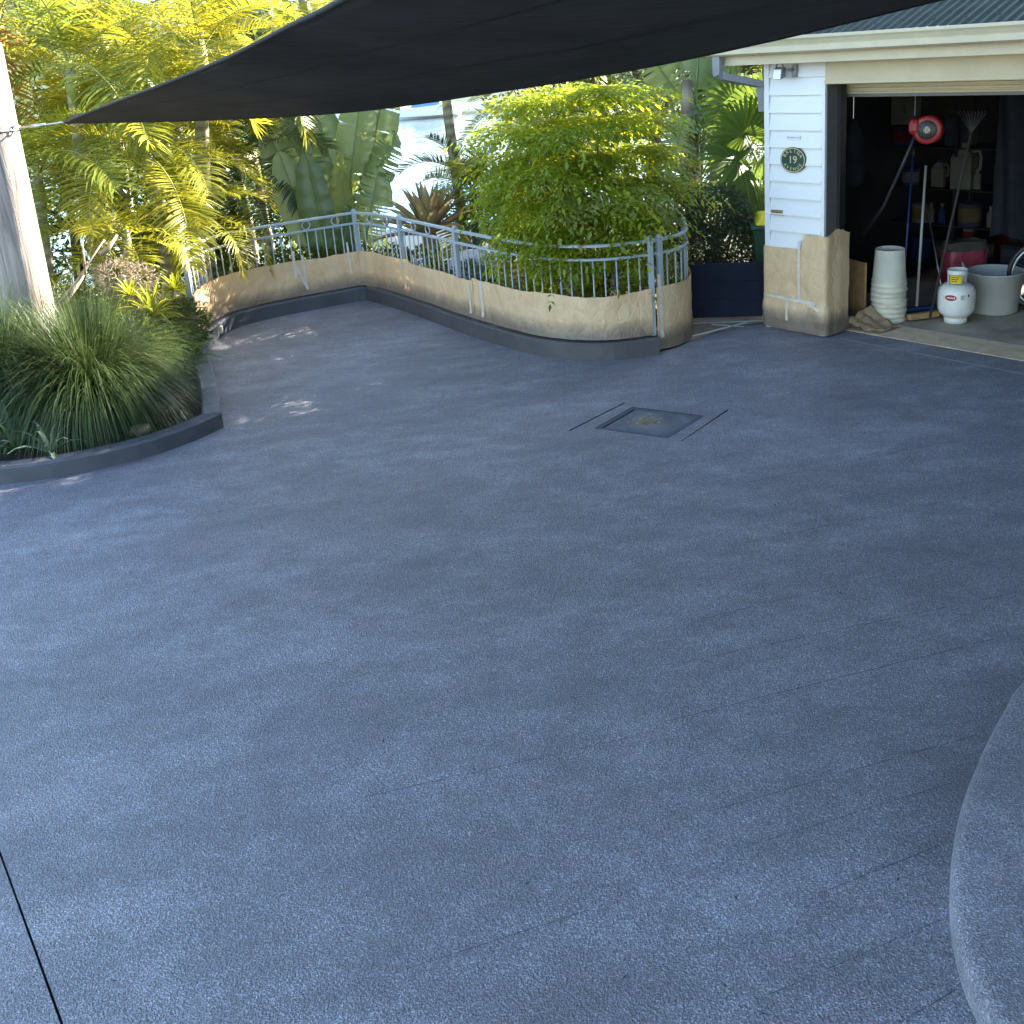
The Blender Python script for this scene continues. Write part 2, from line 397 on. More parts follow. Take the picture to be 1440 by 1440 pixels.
def spline(pts, n):
    """Catmull-Rom through pts, n points evenly spaced"""
    P = [np.array(p, float) for p in pts]; P = [2*P[0]-P[1]] + P + [2*P[-1]-P[-2]]; out = []
    for i in range(1, len(P) - 2):
        for t in np.linspace(0, 1, 24, endpoint=False):
            a, b, c, d = P[i-1:i+3]
            out.append(.5*((2*b)+(-a+c)*t+(2*a-5*b+4*c-d)*t*t+(-a+3*b-3*c+d)*t**3))
    out.append(P[-2]); out = np.array(out)
    s = np.concatenate([[0], np.cumsum(np.linalg.norm(np.diff(out, axis=0), axis=1))])
    q = np.linspace(0, s[-1], n)
    return np.stack([np.interp(q, s, out[:, k]) for k in range(out.shape[1])], 1)
def normals2(path):
    """left-hand normals of a 2D path"""
    d = np.gradient(path[:, :2], axis=0); d /= np.linalg.norm(d, axis=1)[:, None]
    return np.stack([-d[:, 1], d[:, 0]], 1)
def wall_strip(mb, path, width, z0, z1, chamfer=.015, side=1):
    """kerb: solid strip on the left (side=1) or right (-1) of a 2D path"""
    nn = normals2(path) * side; a = path; b = path + nn * width
    rows = []
    for i in range(len(path)):
        p, q = a[i], b[i]; m = nn[i] * chamfer
        rows.append([(p[0], p[1], z0), (p[0], p[1], z1 - chamfer), (*(p + m), z1), (*(q - m), z1), (q[0], q[1], z1 - chamfer), (q[0], q[1], z0)])
    k = 6; vs = [v for r in rows for v in r]
    fs = [(i*k+j, (i+1)*k+j, (i+1)*k+j+1, i*k+j+1) for i in range(len(rows)-1) for j in range(k-1)]
    fs += [tuple(range(k)), tuple((len(rows)-1)*k + j for j in range(k))[::-1]]
    mb.add(vs, fs)
def text_mesh(body, size, mat, ext=.002):
    cu = bpy.data.curves.new('lettering', 'FONT'); cu.body = body; cu.size = size; cu.extrude = ext
    cu.align_x = 'CENTER'; cu.align_y = 'CENTER'
    o = bpy.data.objects.new('tmp', cu); COL.objects.link(o)
    dg = bpy.context.evaluated_depsgraph_get(); me = bpy.data.meshes.new_from_object(o.evaluated_get(dg))
    bpy.data.objects.remove(o); me.materials.clear(); me.materials.append(M[mat]); return me

# ------------------------------------------------------------------ plan of the place
GO = V(2.69, 8.42); GU = V(.643, -.766); GN = V(.766, .643)          # garage: jamb corner, along the front, inwards
def g2(u, n): return GO + GU * u + GN * n
def g3(u, n, z): p = g2(u, n); return (p[0], p[1], z)
G_ANG = math.atan2(GU[1], GU[0])

# inner (driveway side) foot of the kerb under the balustrade, from the planter to the gate
KERB = spline([(-2.86, 9.2), (-2.94, 9.7), (-2.88, 10.22), (-2.66, 10.52), (-2.26, 10.77), (-1.58, 11.12)], 26)
KERB2 = spline([(-1.58, 11.12), (-1.17, 10.55), (-.83, 10.02), (-.46, 9.42), (-.13, 8.94), (.2, 8.53), (.5, 8.31), (.83, 8.21), (1.24, 8.26)], 44)
PLANT = spline([(-6.5, 6.62), (-5., 6.5), (-3.58, 6.54), (-3.12, 6.61), (-2.69, 6.81), (-2.4, 7.08), (-2.235, 7.33)], 40)
PLANT2 = np.array(spline([(-2.235, 7.33), (-2.42, 7.95), (-2.62, 8.55), (-2.86, 9.2)], 20))
RK = spline([(2.6, 4.0), (1.904, 3.452), (1.765, 3.312), (1.617, 3.142), (1.466, 2.951), (1.365, 2.807), (1.276, 2.658), (1.22, 2.547), (1.171, 2.429), (1.137, 2.318), (1.112, 2.181), (1.115, 2.035), (1.16, 1.85), (1.3, 1.5), (1.7, 1.0)], 60)

# ---- ground, water, far shore
def terrain():
    mb = MB()
    xs = np.concatenate([np.linspace(-70, -12, 12), np.linspace(-10, 10, 21), np.linspace(12, 70, 12)])
    ys = np.concatenate([np.linspace(-40, 8, 9), np.linspace(9, 40, 32)])
    def z(x, y):
        if y < 11.6: return -.06
        t = min(1, (y - 11.6) / 22); return -.06 - 4.2 * t + .25 * noise.noise(Vector((x * .3, y * .3, 0))) * min(1, (y - 11.6))
    vs = [(x, y, z(x, y)) for x in xs for y in ys]; k = len(ys)
    fs = [(i*k+j, (i+1)*k+j, (i+1)*k+j+1, i*k+j+1) for i in range(len(xs)-1) for j in range(k-1)]
    mb.add(vs, fs); return struct(mb.build('ground', 'earth', smooth=True, origin=(0, 0, 0)))
terrain()
w = MB().quad((-900, 20, -3.4), (900, 20, -3.4), (900, 1400, -3.4), (-900, 1400, -3.4)); struct(w.build('water', 'water', origin=(0, 0, -3.4)))
def far_shore():
    mb = MB()
    def f(a, b):
        x = -500 + 1000 * a; y = 150 + 160 * b
        h = -3.6 + 26 * math.sin(min(1, b * 1.3) * math.pi / 2) * (.75 + .5 * noise.noise(Vector((x * .012, y * .02, 3)))) + 2.5 * noise.noise(Vector((x * .12, y * .12, 0)))* min(1, b * 6)
        return (x, y + 10 * noise.noise(Vector((x * .02, 7, 0))), h)
    mb.grid(f, 120, 16); struct(mb.build('far_hill', 'hill', smooth=True, origin=(0, 150, -3.6)))
far_shore()

# ---- driveway sheet with the pit, the two cut slots and the joint left open
PIT = [(.842, 7.066), (1.316, 6.767), (.995, 6.408), (.524, 6.696)]
def slot(a, b, w0, w1=None):
    a, b = np.array(a), np.array(b); d = (b - a) / np.linalg.norm(b - a); n = V(-d[1], d[0])
    w1 = w1 or w0
    return [tuple(a - n*w0/2), tuple(b - n*w1/2), tuple(b + n*w1/2), tuple(a + n*w0/2)]
SLOT1 = slot((.346, 6.688), (.80, 7.165), .014, .012); SLOT2 = slot((1.075, 6.345), (1.5, 6.85), .005, .014)
JOINT = slot((-2.62, 3.95), (-1.0, 1.68), .005, .009)
km, km2 = KERB + normals2(KERB) * .06, KERB2 + normals2(KERB2) * .06
pm, pm2 = PLANT + normals2(PLANT) * .06, PLANT2 + normals2(PLANT2) * .06
outline = [(-9, -5), (9, -5), tuple(g2(7, .24)), tuple(g2(-.3, .24)), tuple(g2(-.5, .1)), (2.36, 8.93), (2.08, 8.93), (1.66, 8.66), (1.36, 8.40)]
outline += [tuple(p) for p in km2[::-1][:-1]] + [tuple(p) for p in km[::-1]][:-1] + [tuple(p) for p in pm2[::-1][:-1]] + [tuple(p) for p in pm[::-1]] + [(-9, 6.7)]
drive = fill_poly('driveway', outline, 0, 'drive', [PIT, SLOT1, SLOT2, JOINT])
bt = MB()
for lp, dz in ((SLOT1, .03), (SLOT2, .03), (JOINT, .03)):
    P = [(*p, -.001) for p in lp]; Q = [(p[0], p[1], -dz) for p in lp]
    bt.add(P + Q, [(4,5,6,7), (0,1,5,4), (1,2,6,5), (2,3,7,6), (3,0,4,7)])
bt.build('slot_walls', 'dark', drive, origin=(0, 0, 0))
# hairline joints across the right-hand half
for i, (a, b, wd) in enumerate([((1440, 833, 1.52, 4.25), 0, 0)] if False else [
        (((2.35, 4.62)), ((.75, 4.18)), .005), (((2.25, 4.2)), ((.62, 3.86)), .005), (((1.98, 3.85)), ((.5, 3.48)), .006), (((1.62, 3.25)), ((.55, 2.97)), .006),
        (((1.45, 3.02)), ((.72, 2.82)), .005), (((1.27, 2.74)), ((.82, 2.58)), .006), (((1.15, 2.45)), ((.55, 2.24)), .005), (((1.1, 2.22)), ((.78, 2.08)), .005),
        (((2.9, 5.3)), ((1.0, 4.85)), .005), (((3.2, 6.1)), ((1.35, 5.62)), .005), (((.2, 2.62)), ((-.5, 2.42)), .005), (((.35, 3.4)), ((-.7, 3.18)), .005)]):
    a, b = np.array(a), np.array(b); mb = MB(); d = (b - a) / np.linalg.norm(b - a); n = V(-d[1], d[0]); L = np.linalg.norm(b - a)
    t = 0
    while t < L:
        l = random.uniform(.02, .12); e = min(L, t + l)
        q = [a + d*t + n*.006*noise.noise(Vector((t*5, i, 0))), a + d*e + n*.006*noise.noise(Vector((e*5, i, 0)))]
        w0 = w1 = wd*random.uniform(.22, .5)
        mb.quad((*(q[0]-n*w0/2), .0035), (*(q[1]-n*w1/2), .0035), (*(q[1]+n*w1/2), .0035), (*(q[0]+n*w0/2), .0035)); t = e + (random.uniform(.0, .1) if random.random() < .15 else 0)
    mb.build('hairline_joint', 'hair', drive, origin=(*((a+b)/2), 0))
# pale edge of the apron in front of the garage door
a, b = V(2.78, 8.30), V(4.1, 6.62); d = (b-a)/np.linalg.norm(b-a); n = V(-d[1], d[0])
MB().quad((*(a-n*.007), .004), (*(b-n*.007), .004), (*(b+n*.007), .004), (*(a+n*.007), .004)).build('apron_line', 'pale_line', drive, origin=(*a, 0))

# ---- inspection cover
mh = thing('inspection_cover', (.92, 6.73, -.02), 'square concrete inspection cover set in the driveway with dry leaves on it', 'drain cover')
cen = V(.92, 6.737)
def loop_plate(mb, pts, z0, z1):
    P = [(*p, z0) for p in pts] + [(*p, z1) for p in pts]
    mb.add(P, [(4,5,6,7), (0,1,5,4), (1,2,6,5), (2,3,7,6), (3,0,4,7)])
def shrink(pts, k): return [tuple(cen + (np.array(p) - cen) * k) for p in pts]
o1, i1 = shrink(PIT, .985), shrink(PIT, .86); mb = MB()
for i in range(4):
    j = (i + 1) % 4; z = -.001
    mb.add([(*o1[i], z), (*o1[j], z), (*i1[j], z), (*i1[i], z), (*o1[i], -.05), (*o1[j], -.05), (*i1[j], -.05), (*i1[i], -.05)], [(0,3,2,1), (0,1,5,4), (3,7,6,2)])
mb.build('frame', 'kerb', mh)
mb = MB(); loop_plate(mb, shrink(PIT, 1.03), -.2, -.04); mb.build('pit_bottom', 'dark', mh)
mb = MB(); loop_plate(mb, shrink(PIT, .845), -.04, -.008); mb.build('lid', 'lid', mh)
mb = MB()
for i in range(70):
    c = cen + V(random.gauss(-.03, .075), random.gauss(.02, .05)); a = random.uniform(0, 6.3); l = random.uniform(.012, .05); w_ = random.uniform(.002, .007)
    d = V(math.cos(a), math.sin(a)); n = V(-d[1], d[0]); z = -.006 + random.uniform(0, .012)
    mb.quad((*(c-d*l/2), z), (*(c-n*w_), z+.006), (*(c+d*l/2), z+.002), (*(c+n*w_), z+.004))
tag(mb.build('leaf_litter', 'litter'), 'dry straw-coloured leaf litter lying on the square inspection cover', 'leaf litter', kind='stuff')

# ---- kerbs
k1 = MB(); wall_strip(k1, KERB, .22, -.03, .15); wall_strip
kb = thing('fence_kerb', (-1.58, 11.12, 0), 'low painted concrete kerb under the masked balustrade', 'kerb')
k1.build('kerb_back', 'kerb', kb, smooth=False)
k2 = MB(); wall_strip(k2, KERB2, .2, -.03, .15); k2.build('kerb_side', 'kerb_brown', kb)
p1 = MB(); wall_strip(p1, PLANT, .13, -.03, .125); pk = thing('planter_kerb', (-2.235, 7.33, 0), 'curved grey painted kerb around the grass planter on the left', 'kerb')
p1.build('kerb_front', 'kerb', pk)
p2 = MB(); wall_strip(p2, PLANT2, .14, -.03, .135); p2.build('kerb_return', 'raised', pk)
mb = MB(); mb.box((-2.92, 10.02, .075), (.035, .05, .07), R(10)); tag(mb.build('kerb_drain_outlet', 'plastic_white', kb), 'small pale outlet in the kerb')
for q in (2, 6, 10, 14):
    p_ = PLANT2[q]; nn_ = normals2(PLANT2)[q]; d_ = V(nn_[1], -nn_[0])*.003; a_ = p_ - nn_*.002; b_ = p_ + nn_*.14
    mb = MB(); mb.quad((*(a_-d_), .1375), (*(a_+d_), .1375), (*(b_+d_), .1375), (*(b_-d_), .1375)); mb.quad((*(a_-d_), .0), (*(a_+d_), .0), (*(a_+d_), .1375), (*(a_-d_), .1375)); mb.build('block_joint', 'hair', pk)
for q in (8, 17, 24, 33):
    p_ = PLANT[q]; nn_ = normals2(PLANT)[q]; d_ = V(nn_[1], -nn_[0])*.0015; a_ = p_ - nn_*.002
    mb = MB(); mb.quad((*(a_-d_), .0), (*(a_+d_), .0), (*(a_+d_), .11), (*(a_-d_), .11)); mb.build('hairline_crack', 'hair', pk)
# scattered dark bits of leaf and bark on the fresh coating
mb = MB()
for q in range(170):
    x, y = random.uniform(-3, 2.6), random.uniform(2.1, 8.2)
    if x > 1.1 and y < 3.6 or x < -2.2 and y > 6.3: continue
    a = random.uniform(0, 6.3); l = random.uniform(.004, .016); w_ = random.uniform(.0015, .004); d = V(math.cos(a), math.sin(a)); n = V(-d[1], d[0]); c = V(x, y)
    mb.quad((*(c-d*l), .003), (*(c-n*w_), .006), (*(c+d*l), .004), (*(c+n*w_), .005))
tag(mb.build('leaf_bits', 'hair'), 'tiny dark bits of leaf and bark scattered over the driveway', 'debris', kind='stuff')
# raised slab, bottom right
def raised():
    mb = MB(); path = RK; nn = normals2(path)
    if nn[30][0] < 0: nn = -nn
    prof = [(0, -.03), (0, .055), (.006, .08), (.018, .095), (.035, .1), (.06, .101)]
    rows = [[(*(p + n_*o), z) for o, z in prof] for p, n_ in zip(path, nn)]
    k = len(prof); vs = [v for r in rows for v in r]
    fs = [(i*k+j, i*k+j+1, (i+1)*k+j+1, (i+1)*k+j) for i in range(len(rows)-1) for j in range(k-1)]
    mb.add(vs, fs)
    inner = [r[-1] for r in rows]; far = [(x + 3.2 + i * 0, y, .101) for i, (x, y, z) in enumerate(inner)]
    far = [(4.5, y, .101) for x, y, z in inner]
    m = len(inner); mb.add(inner + far, [(i, i+1, m+i+1, m+i) for i in range(m-1)])
    o = mb.build('raised_slab', 'drive_pale', smooth=True); return tag(o, 'raised grey slab with a rounded pale edge at the lower right', 'slab')
raised()

# planter soil and garden bed soil
inner = PLANT + normals2(PLANT) * .12; inner2 = PLANT2 + normals2(PLANT2) * .12
bed = [tuple(p) for p in inner] + [tuple(p) for p in inner2[1:]] + [tuple(p) for p in (KERB + normals2(KERB) * .2)[1:]] + [tuple(p) for p in (KERB2 + normals2(KERB2) * .18)[1:]]
bed += [(1.35, 9.4), (1.35, 12.2), (-9, 12.2), (-9, 6.8)]
fill_poly('garden_soil', bed, .07, 'soil')

# ------------------------------------------------------------------ balustrade
FP1 = KERB + normals2(KERB) * .11                                   # back run, from the planter to the corner
FP2 = KERB2 + normals2(KERB2) * .10                                 # side run, corner to end post
def cum(path): return np.concatenate([[0], np.cumsum(np.linalg.norm(np.diff(path, axis=0), axis=1))])
def at(path, s):
    c = cum(path); return np.array([np.interp(s, c, path[:, 0]), np.interp(s, c, path[:, 1])])
CORNER = V(-1.62, 11.22)
FP1 = np.vstack([FP1[4:-1], CORNER]); FP2 = np.vstack([CORNER, FP2[2:]])
TAIL = spline([tuple(FP2[-1]), (1.45, 8.5), (1.58, 8.75), (1.62, 9.1)], 16)
ZT, ZM, ZB = .965, .85, .20
def rail_run(path, name, label, post_s, rings_s, origin, zl=None):
    th = thing(name, (*origin, .15), label, 'balustrade')
    L = cum(path)[-1]
    pts = [(*at(path, s), ZT) for s in np.linspace(0, L, 40)]
    for nm, z, hw, hh in (('top_rail', ZT, .018, .012), ('mid_rail', ZM, .016, .010), ('bottom_rail', ZB, .014, .010)):
        mb = MB(); nn = normals2(path); rows = []
        for p, n_ in zip(path, nn): rows += [(*(p-n_*hw), z-hh), (*(p-n_*hw), z+hh*.5), (*(p-n_*hw*.6), z+hh), (*(p+n_*hw*.6), z+hh), (*(p+n_*hw), z+hh*.5), (*(p+n_*hw), z-hh)]
        k = 6; mb.add(rows, [(i*k+j, (i+1)*k+j, (i+1)*k+(j+1) % k, i*k+(j+1) % k) for i in range(len(path)-1) for j in range(k)] + [tuple(range(k)), tuple((len(path)-1)*k+j for j in range(k))[::-1]])
        mb.build(nm, 'rail', th)
    bal = MB().tube([(0, 0, ZB), (0, 0, ZM)], .007, 8).mesh('baluster', 'rail', True, (0, 0, .15))
    s = .05
    while s < L - .03:
        if all(abs(s - q) > .035 for q in post_s):
            p = at(path, s); put('baluster', bal, th, (p[0]-origin[0], p[1]-origin[1], 0))
        s += .098
    for q in post_s:
        p = at(path, q); n_ = normals2(path)[np.argmin(abs(cum(path) - q))]; ang = math.atan2(n_[1], n_[0])
        mb = MB(); mb.box((*p, .15 + (ZT+.012-.15)/2), (.044, .044, ZT + .012 - .15), ang); post = mb.build('post', 'rail', th, bevel=.004)
        mb = MB(); mb.box((*p, ZT + .017), (.052, .052, .010), ang); mb.lathe([(.024, 0), (.022, .012), (.012, .02), (0.001, .022)], 12, (*p, ZT + .022)); mb.build('cap', 'rail', post)
    for q in rings_s:
        p = at(path, q); d = np.gradient(path, axis=0)[np.argmin(abs(cum(path) - q))]; n_ = V(-d[1], d[0])
        mb = MB(); mb.ring((*p, (ZT+ZM)/2), (n_[0], n_[1], 0), .044, .007, 18, 6); mb.build('ring', 'rail', th, True)
    return th
L1 = cum(FP1)[-1]; L2 = cum(FP2)[-1]; L3 = cum(TAIL)[-1]
rail_run(FP1, 'balustrade', 'pale metal railing run in front of the giant paddle-leaf plant', [.03, .50, L1], [L1 - .22, L1 - .55, L1 - .88], tuple(FP1[0]))
rail_run(FP2, 'balustrade', 'long metal railing run in front of the bromeliad and leafy shrub', [.85, 2.0, L2 - .02], [.25, .55, 1.15, 1.45], tuple(FP2[10]))
rail_run(TAIL, 'balustrade', 'short curved end of the metal railing beside the navy gate', [.07, L3], [], tuple(TAIL[0]))

# ------------------------------------------------------------------ masking paper
class Paper:
    """crumpled sheet hung along a 2D path; fold(s, z) gives its bulge"""
    def __init__(s, path, z0, z1, out, seed, amp=.012, flare=.05):
        s.path, s.z0, s.z1, s.out, s.seed, s.amp, s.flare = path, z0, z1, out, seed, amp, flare
        s.L = cum(path)[-1]; s.nn = normals2(path); s.c = cum(path)
    def pt(s, a, z, lift=0.):
        a = min(max(a, 0), s.L); p = at(s.path, a)
        n_ = V(np.interp(a, s.c, s.nn[:, 0]), np.interp(a, s.c, s.nn[:, 1])); n_ /= np.linalg.norm(n_)
        q = Vector((a * 3.2, z * 4.5, s.seed)); t = (z - s.z0) / (s.z1 - s.z0)
        vd = noise.voronoi(Vector((a * 5 + z * 2, z * 5 - a * 1.5, s.seed + 5)))[0]; v2 = noise.voronoi(Vector((a * 13, z * 11 + a * 3, s.seed + 9)))[0]
        b = s.amp * (1.2 * noise.noise(q) + 1.3 * (vd[1] - vd[0]) + .5 * (v2[1] - v2[0]) - .4) * (.35 + .65 * min(1, max(0, 1.2 - t)))
        b += s.flare * max(0, 1 - t * 3) ** 2
        p = p - n_ * (s.out + max(b, -.004) + lift)
        return (p[0], p[1], z)
    def top(s, a): return s.z1 + .022 * noise.noise(Vector((a * 2.3, 1.7, s.seed))) + .01 * noise.noise(Vector((a * 9, 4, s.seed)))
    def sheet(s, name, label, group=None, cat='masking paper', tapes=(), parent=None):
        nu = max(10, int(s.L / .014)); mb = MB()
        mb.grid(lambda i, j: s.pt(i * s.L, s.z0 + (s.top(i * s.L) - s.z0) * j), nu, 28)
        o = tag(mb.build(name, 'paper_fence' if s.z0 > .1 else 'paper', smooth=True), label, cat, group)
        for a0, z0, a1, z1, w_ in tapes:
            w_ *= .75
            mb = MB(); d = V(a1 - a0, z1 - z0); l = np.linalg.norm(d); d /= l; e = V(-d[1], d[0]) * w_ / 2
            k = max(4, int(l / .03)); vs = []
            for i in range(k + 1):
                c = V(a0, z0) + d * l * i / k
                for sg in (-1, 0, 1): q = c + e * sg * (1 + .15 * math.sin(i * 2.1)); vs.append(s.pt(q[0], q[1], .004))
            mb.add(vs, [(i*3+j, i*3+3+j, i*3+4+j, i*3+1+j) for i in range(k) for j in range(2)]); mb.build('tape_strip', 'tape', o, True)
        return o
def sub(path, s0, s1, n=30):
    return np.array([at(path, q) for q in np.linspace(s0, s1, n)])
PZ = .545
p = Paper(sub(FP1, 0, L1 - .78), .165, PZ, .03, 1, .014, .02); p.sheet('masking_paper', 'crumpled sunlit brown paper sheet wrapping the curved railing by the planter', tapes=[(.03, .18, .03, .52, .05)])
p = Paper(sub(FP1, L1 - .80, L1 - .015), .165, PZ, .034, 2, .007, .02); p.sheet('masking_paper', 'smooth brown paper sheet on the railing below the paddle leaves', tapes=[(.05, .36, .06, .66, .035), (.06, .50, .17, .22, .035), (.16, .24, .155, .60, .035), (.68, .30, .67, .66, .03)])
p = Paper(sub(FP2, .03, 1.02), .165, PZ, .03, 3, .007, .02); p.sheet('masking_paper', 'brown paper sheet right of the railing corner, below the bromeliad', tapes=[(.10, .32, .09, .60, .025), (.86, .25, .84, .66, .035)])
p = Paper(sub(FP2, 1.0, 2.3), .165, PZ - .02, .034, 4, .009, .02); p.sheet('masking_paper', 'long brown paper sheet on the middle of the side railing', tapes=[(.16, .42, .14, .62, .03), (1.24, .2, 1.22, .5, .05)])
p = Paper(sub(FP2, 2.28, L2 - .03), .165, PZ, .03, 5, .012, .02); p.sheet('masking_paper', 'wrinkled brown paper sheet below the leafy shrub', tapes=[(.16, .2, .16, .54, .045)])
p = Paper(sub(TAIL, 0, L3), .02, PZ + .02, .03, 6, .010, .01); p.sheet('masking_paper', 'brown paper sheet wrapped round the railing end beside the navy gate', tapes=[(.05, .12, .03, .68, .05), (L3 - .04, .05, L3 - .03, .85, .03)])

# ------------------------------------------------------------------ garage
gar = thing('garage', g3(0, 0, 0), 'white weatherboard garage with an open roller door and metal roof', 'garage')
def gbox(u0, u1, n0, n1, z0, z1): mb = MB(); c = g2((u0+u1)/2, (n0+n1)/2); return mb.box((*c, (z0+z1)/2), (u1-u0, n1-n0, z1-z0), G_ANG)
def gpart(name, mat, *a, parent=gar, bev=0.): return gbox(*a).build(name, mat, parent, bevel=bev)
gpart('wall_core', 'white', -.56, -.012, .004, .22, 0, 2.42)
gpart('corner_board', 'white', -.585, -.535, -.03, .06, 0, 2.30, bev=.003)
gpart('jamb_board', 'white', -.03, .0, -.026, .03, 0, 2.11, bev=.003)
z = .02; i = 0; bo = None
while z < 2.28:
    top = min(z + .1435, 2.302); u1 = -.03 if z < 2.0 else (-.03 if top < 2.13 else 0.0)
    if bo is None or u1 != -.03 or top == 2.302:
        # lapped board: thick lower edge, thin upper edge
        mb = MB(); P = []
        for u in (-.535, u1): P += [g3(u, .004, z), g3(u, -.030, z + .002), g3(u, -.029, z + .012), g3(u, -.004, top), g3(u, .004, top)]
        mb.add(P, [(1,6,7,2), (2,7,8,3), (3,8,9,4), (0,5,6,1), (0,1,2,3,4), (9,8,7,6,5)]); b_ = mb.build('weatherboard', 'white', gar)
        if bo is None: bo = b_; bz = z
    else:
        c = bo.copy(); COL.objects.link(c); c.parent = gar; c.location.z = bo.location.z + (z - bz)
    z += .1435
gpart('head_board', 'cream', .0, 5.5, -.028, .0, 2.112, 2.30, bev=.003)
gpart('head_trim', 'cream', .0, 5.5, -.04, -.028, 2.118, 2.145)
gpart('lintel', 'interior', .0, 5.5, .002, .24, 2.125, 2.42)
gpart('jamb_lining', 'jamb', -.012, .006, .0, .235, 0, 2.12)
gpart('door_track', 'black', .006, .035, .15, .235, 0, 2.12)
gpart('wall_side', 'white', -.56, -.46, .22, 6.2, 0, 2.42)
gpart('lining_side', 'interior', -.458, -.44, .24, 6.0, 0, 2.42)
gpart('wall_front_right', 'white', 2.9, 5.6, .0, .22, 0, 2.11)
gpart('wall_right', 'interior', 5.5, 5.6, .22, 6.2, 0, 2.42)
# back wall leaves a window open
for a in ((-.46, 1.05, 0, 2.42), (2.95, 5.5, 0, 2.42), (1.05, 2.95, 0, 1.25), (1.05, 2.95, 2.2, 2.42)):
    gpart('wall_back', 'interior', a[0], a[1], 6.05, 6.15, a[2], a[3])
wdw = gpart('window', 'timber_dark', 1.05, 1.1, 6.04, 6.16, 1.25, 2.2)
gpart('window_mullion', 'timber_dark', 1.97, 2.03, 6.06, 6.14, 1.25, 2.2, parent=wdw)
gpart('window_pane', 'glass', 1.1, 2.95, 6.098, 6.104, 1.25, 2.2, parent=wdw)
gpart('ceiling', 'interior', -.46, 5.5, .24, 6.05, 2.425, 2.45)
flo = gpart('floor_slab', 'floor', -.45, 5.5, .245, 6.05, -.05, -.001)
gpart('threshold_strip', 'threshold', -.0, 5.4, .242, .60, -.05, .003, parent=flo)
# roller door, mostly wound up
mb = MB(); P = []; prof = [(.31, 2.13)]
for q in range(4): prof += [(.30, 2.125 - q*.032), (.288, 2.115 - q*.032), (.288, 2.104 - q*.032), (.30, 2.097 - q*.032)]
for u in (-.02, 2.95): P += [g3(u, a, b) for a, b in prof]
k = len(prof); mb.add(P, [(j, j+1, k+j+1, k+j) for j in range(k-1)]); dr = mb.build('roller_door', 'cream', gar)
gbox(-.02, 2.95, .275, .315, 1.985, 2.01).build('bottom_bar', 'jamb', dr)
# eaves
gpart('fascia', 'cream', -.88, 5.6, -.285, -.265, 2.30, 2.43)
gpart('soffit', 'cream', -.56, 5.6, -.262, .0, 2.315, 2.33)
mb = MB(); prof = [(-.285, 2.385), (-.37, 2.38), (-.392, 2.395), (-.392, 2.43), (-.382, 2.44), (-.40, 2.475), (-.412, 2.49), (-.412, 2.51), (-.402, 2.512), (-.398, 2.49), (-.375, 2.43), (-.365, 2.40), (-.285, 2.40)]
P = []
for u in (-.915, 5.6): P += [g3(u, a, b) for a, b in prof]
k = len(prof); mb.add(P, [(j, (j+1) % k, k+(j+1) % k, k+j) for j in range(k)] + [tuple(range(k)), tuple(range(2*k-1, k-1, -1))]); gut = mb.build('gutter', 'cream', gar)
mb = MB(); c0 = g3(-.82, -.34, 2.39); c1 = g3(-.82, -.34, 2.24); c2 = g3(-.62, -.01, 2.11); c3 = g3(-.62, .02, 1.9)
def rect_tube(mb, pts, w_, h_):
    pts = [Vector(p) for p in pts]; ax = Vector((GU[0], GU[1], 0)); vs = []
    for i, p in enumerate(pts):
        d = (pts[min(i+1, len(pts)-1)] - pts[max(i-1, 0)]).normalized(); a = (ax - d*ax.dot(d)).normalized(); b = d.cross(a)
        vs += [p + a*w_*s1 + b*h_*s2 for s1, s2 in ((-1,-1),(1,-1),(1,1),(-1,1))]
    mb.add(vs, [(i*4+j, i*4+(j+1) % 4, i*4+4+(j+1) % 4, i*4+4+j) for i in range(len(pts)-1) for j in range(4)] + [(0,1,2,3)])
rect_tube(mb, [c0, g3(-.82, -.34, 2.28), c1, g3(-.80, -.31, 2.215), g3(-.63, -.04, 2.13), c2, c3], .036, .028); mb.build('downpipe', 'grey_pipe', gar)
# corrugated roof
def roof(n0, z0, n1, z1, name):
    mb = MB(); pitch = .076; L = 6.5; st = pitch / 8; k = int(L / st); vs = []
    for i in range(k + 1):
        u = -.93 + i * st; dz = .0095 * math.sin(2 * math.pi * u / pitch)
        vs += [g3(u, n0, z0 + dz), g3(u, n1, z1 + dz)]
    mb.add(vs, [(2*i, 2*i+2, 2*i+3, 2*i+1) for i in range(k)]); return mb.build(name, 'roof', gar, True)
rf = roof(-.35, 2.505, 3.1, 3.68, 'roof_front'); roof(3.1, 3.68, 6.5, 2.505, 'roof_rear')
mb = MB(); mb.lathe([(.0125, 0), (.0125, .005), (.007, .008), (.001, .012)], 8); sm = mb.mesh('roof_screw', 'black', True)
gw = world_of(gar); rw = world_of(rf)
for q in range(24):
    u = -.93 + .019 + .228 * q + .076; p_ = g3(u, -.22, 2.549 + .0095)
    put('roof_screw', sm, rf, (p_[0]-rw[0], p_[1]-rw[1], p_[2]-rw[2]))

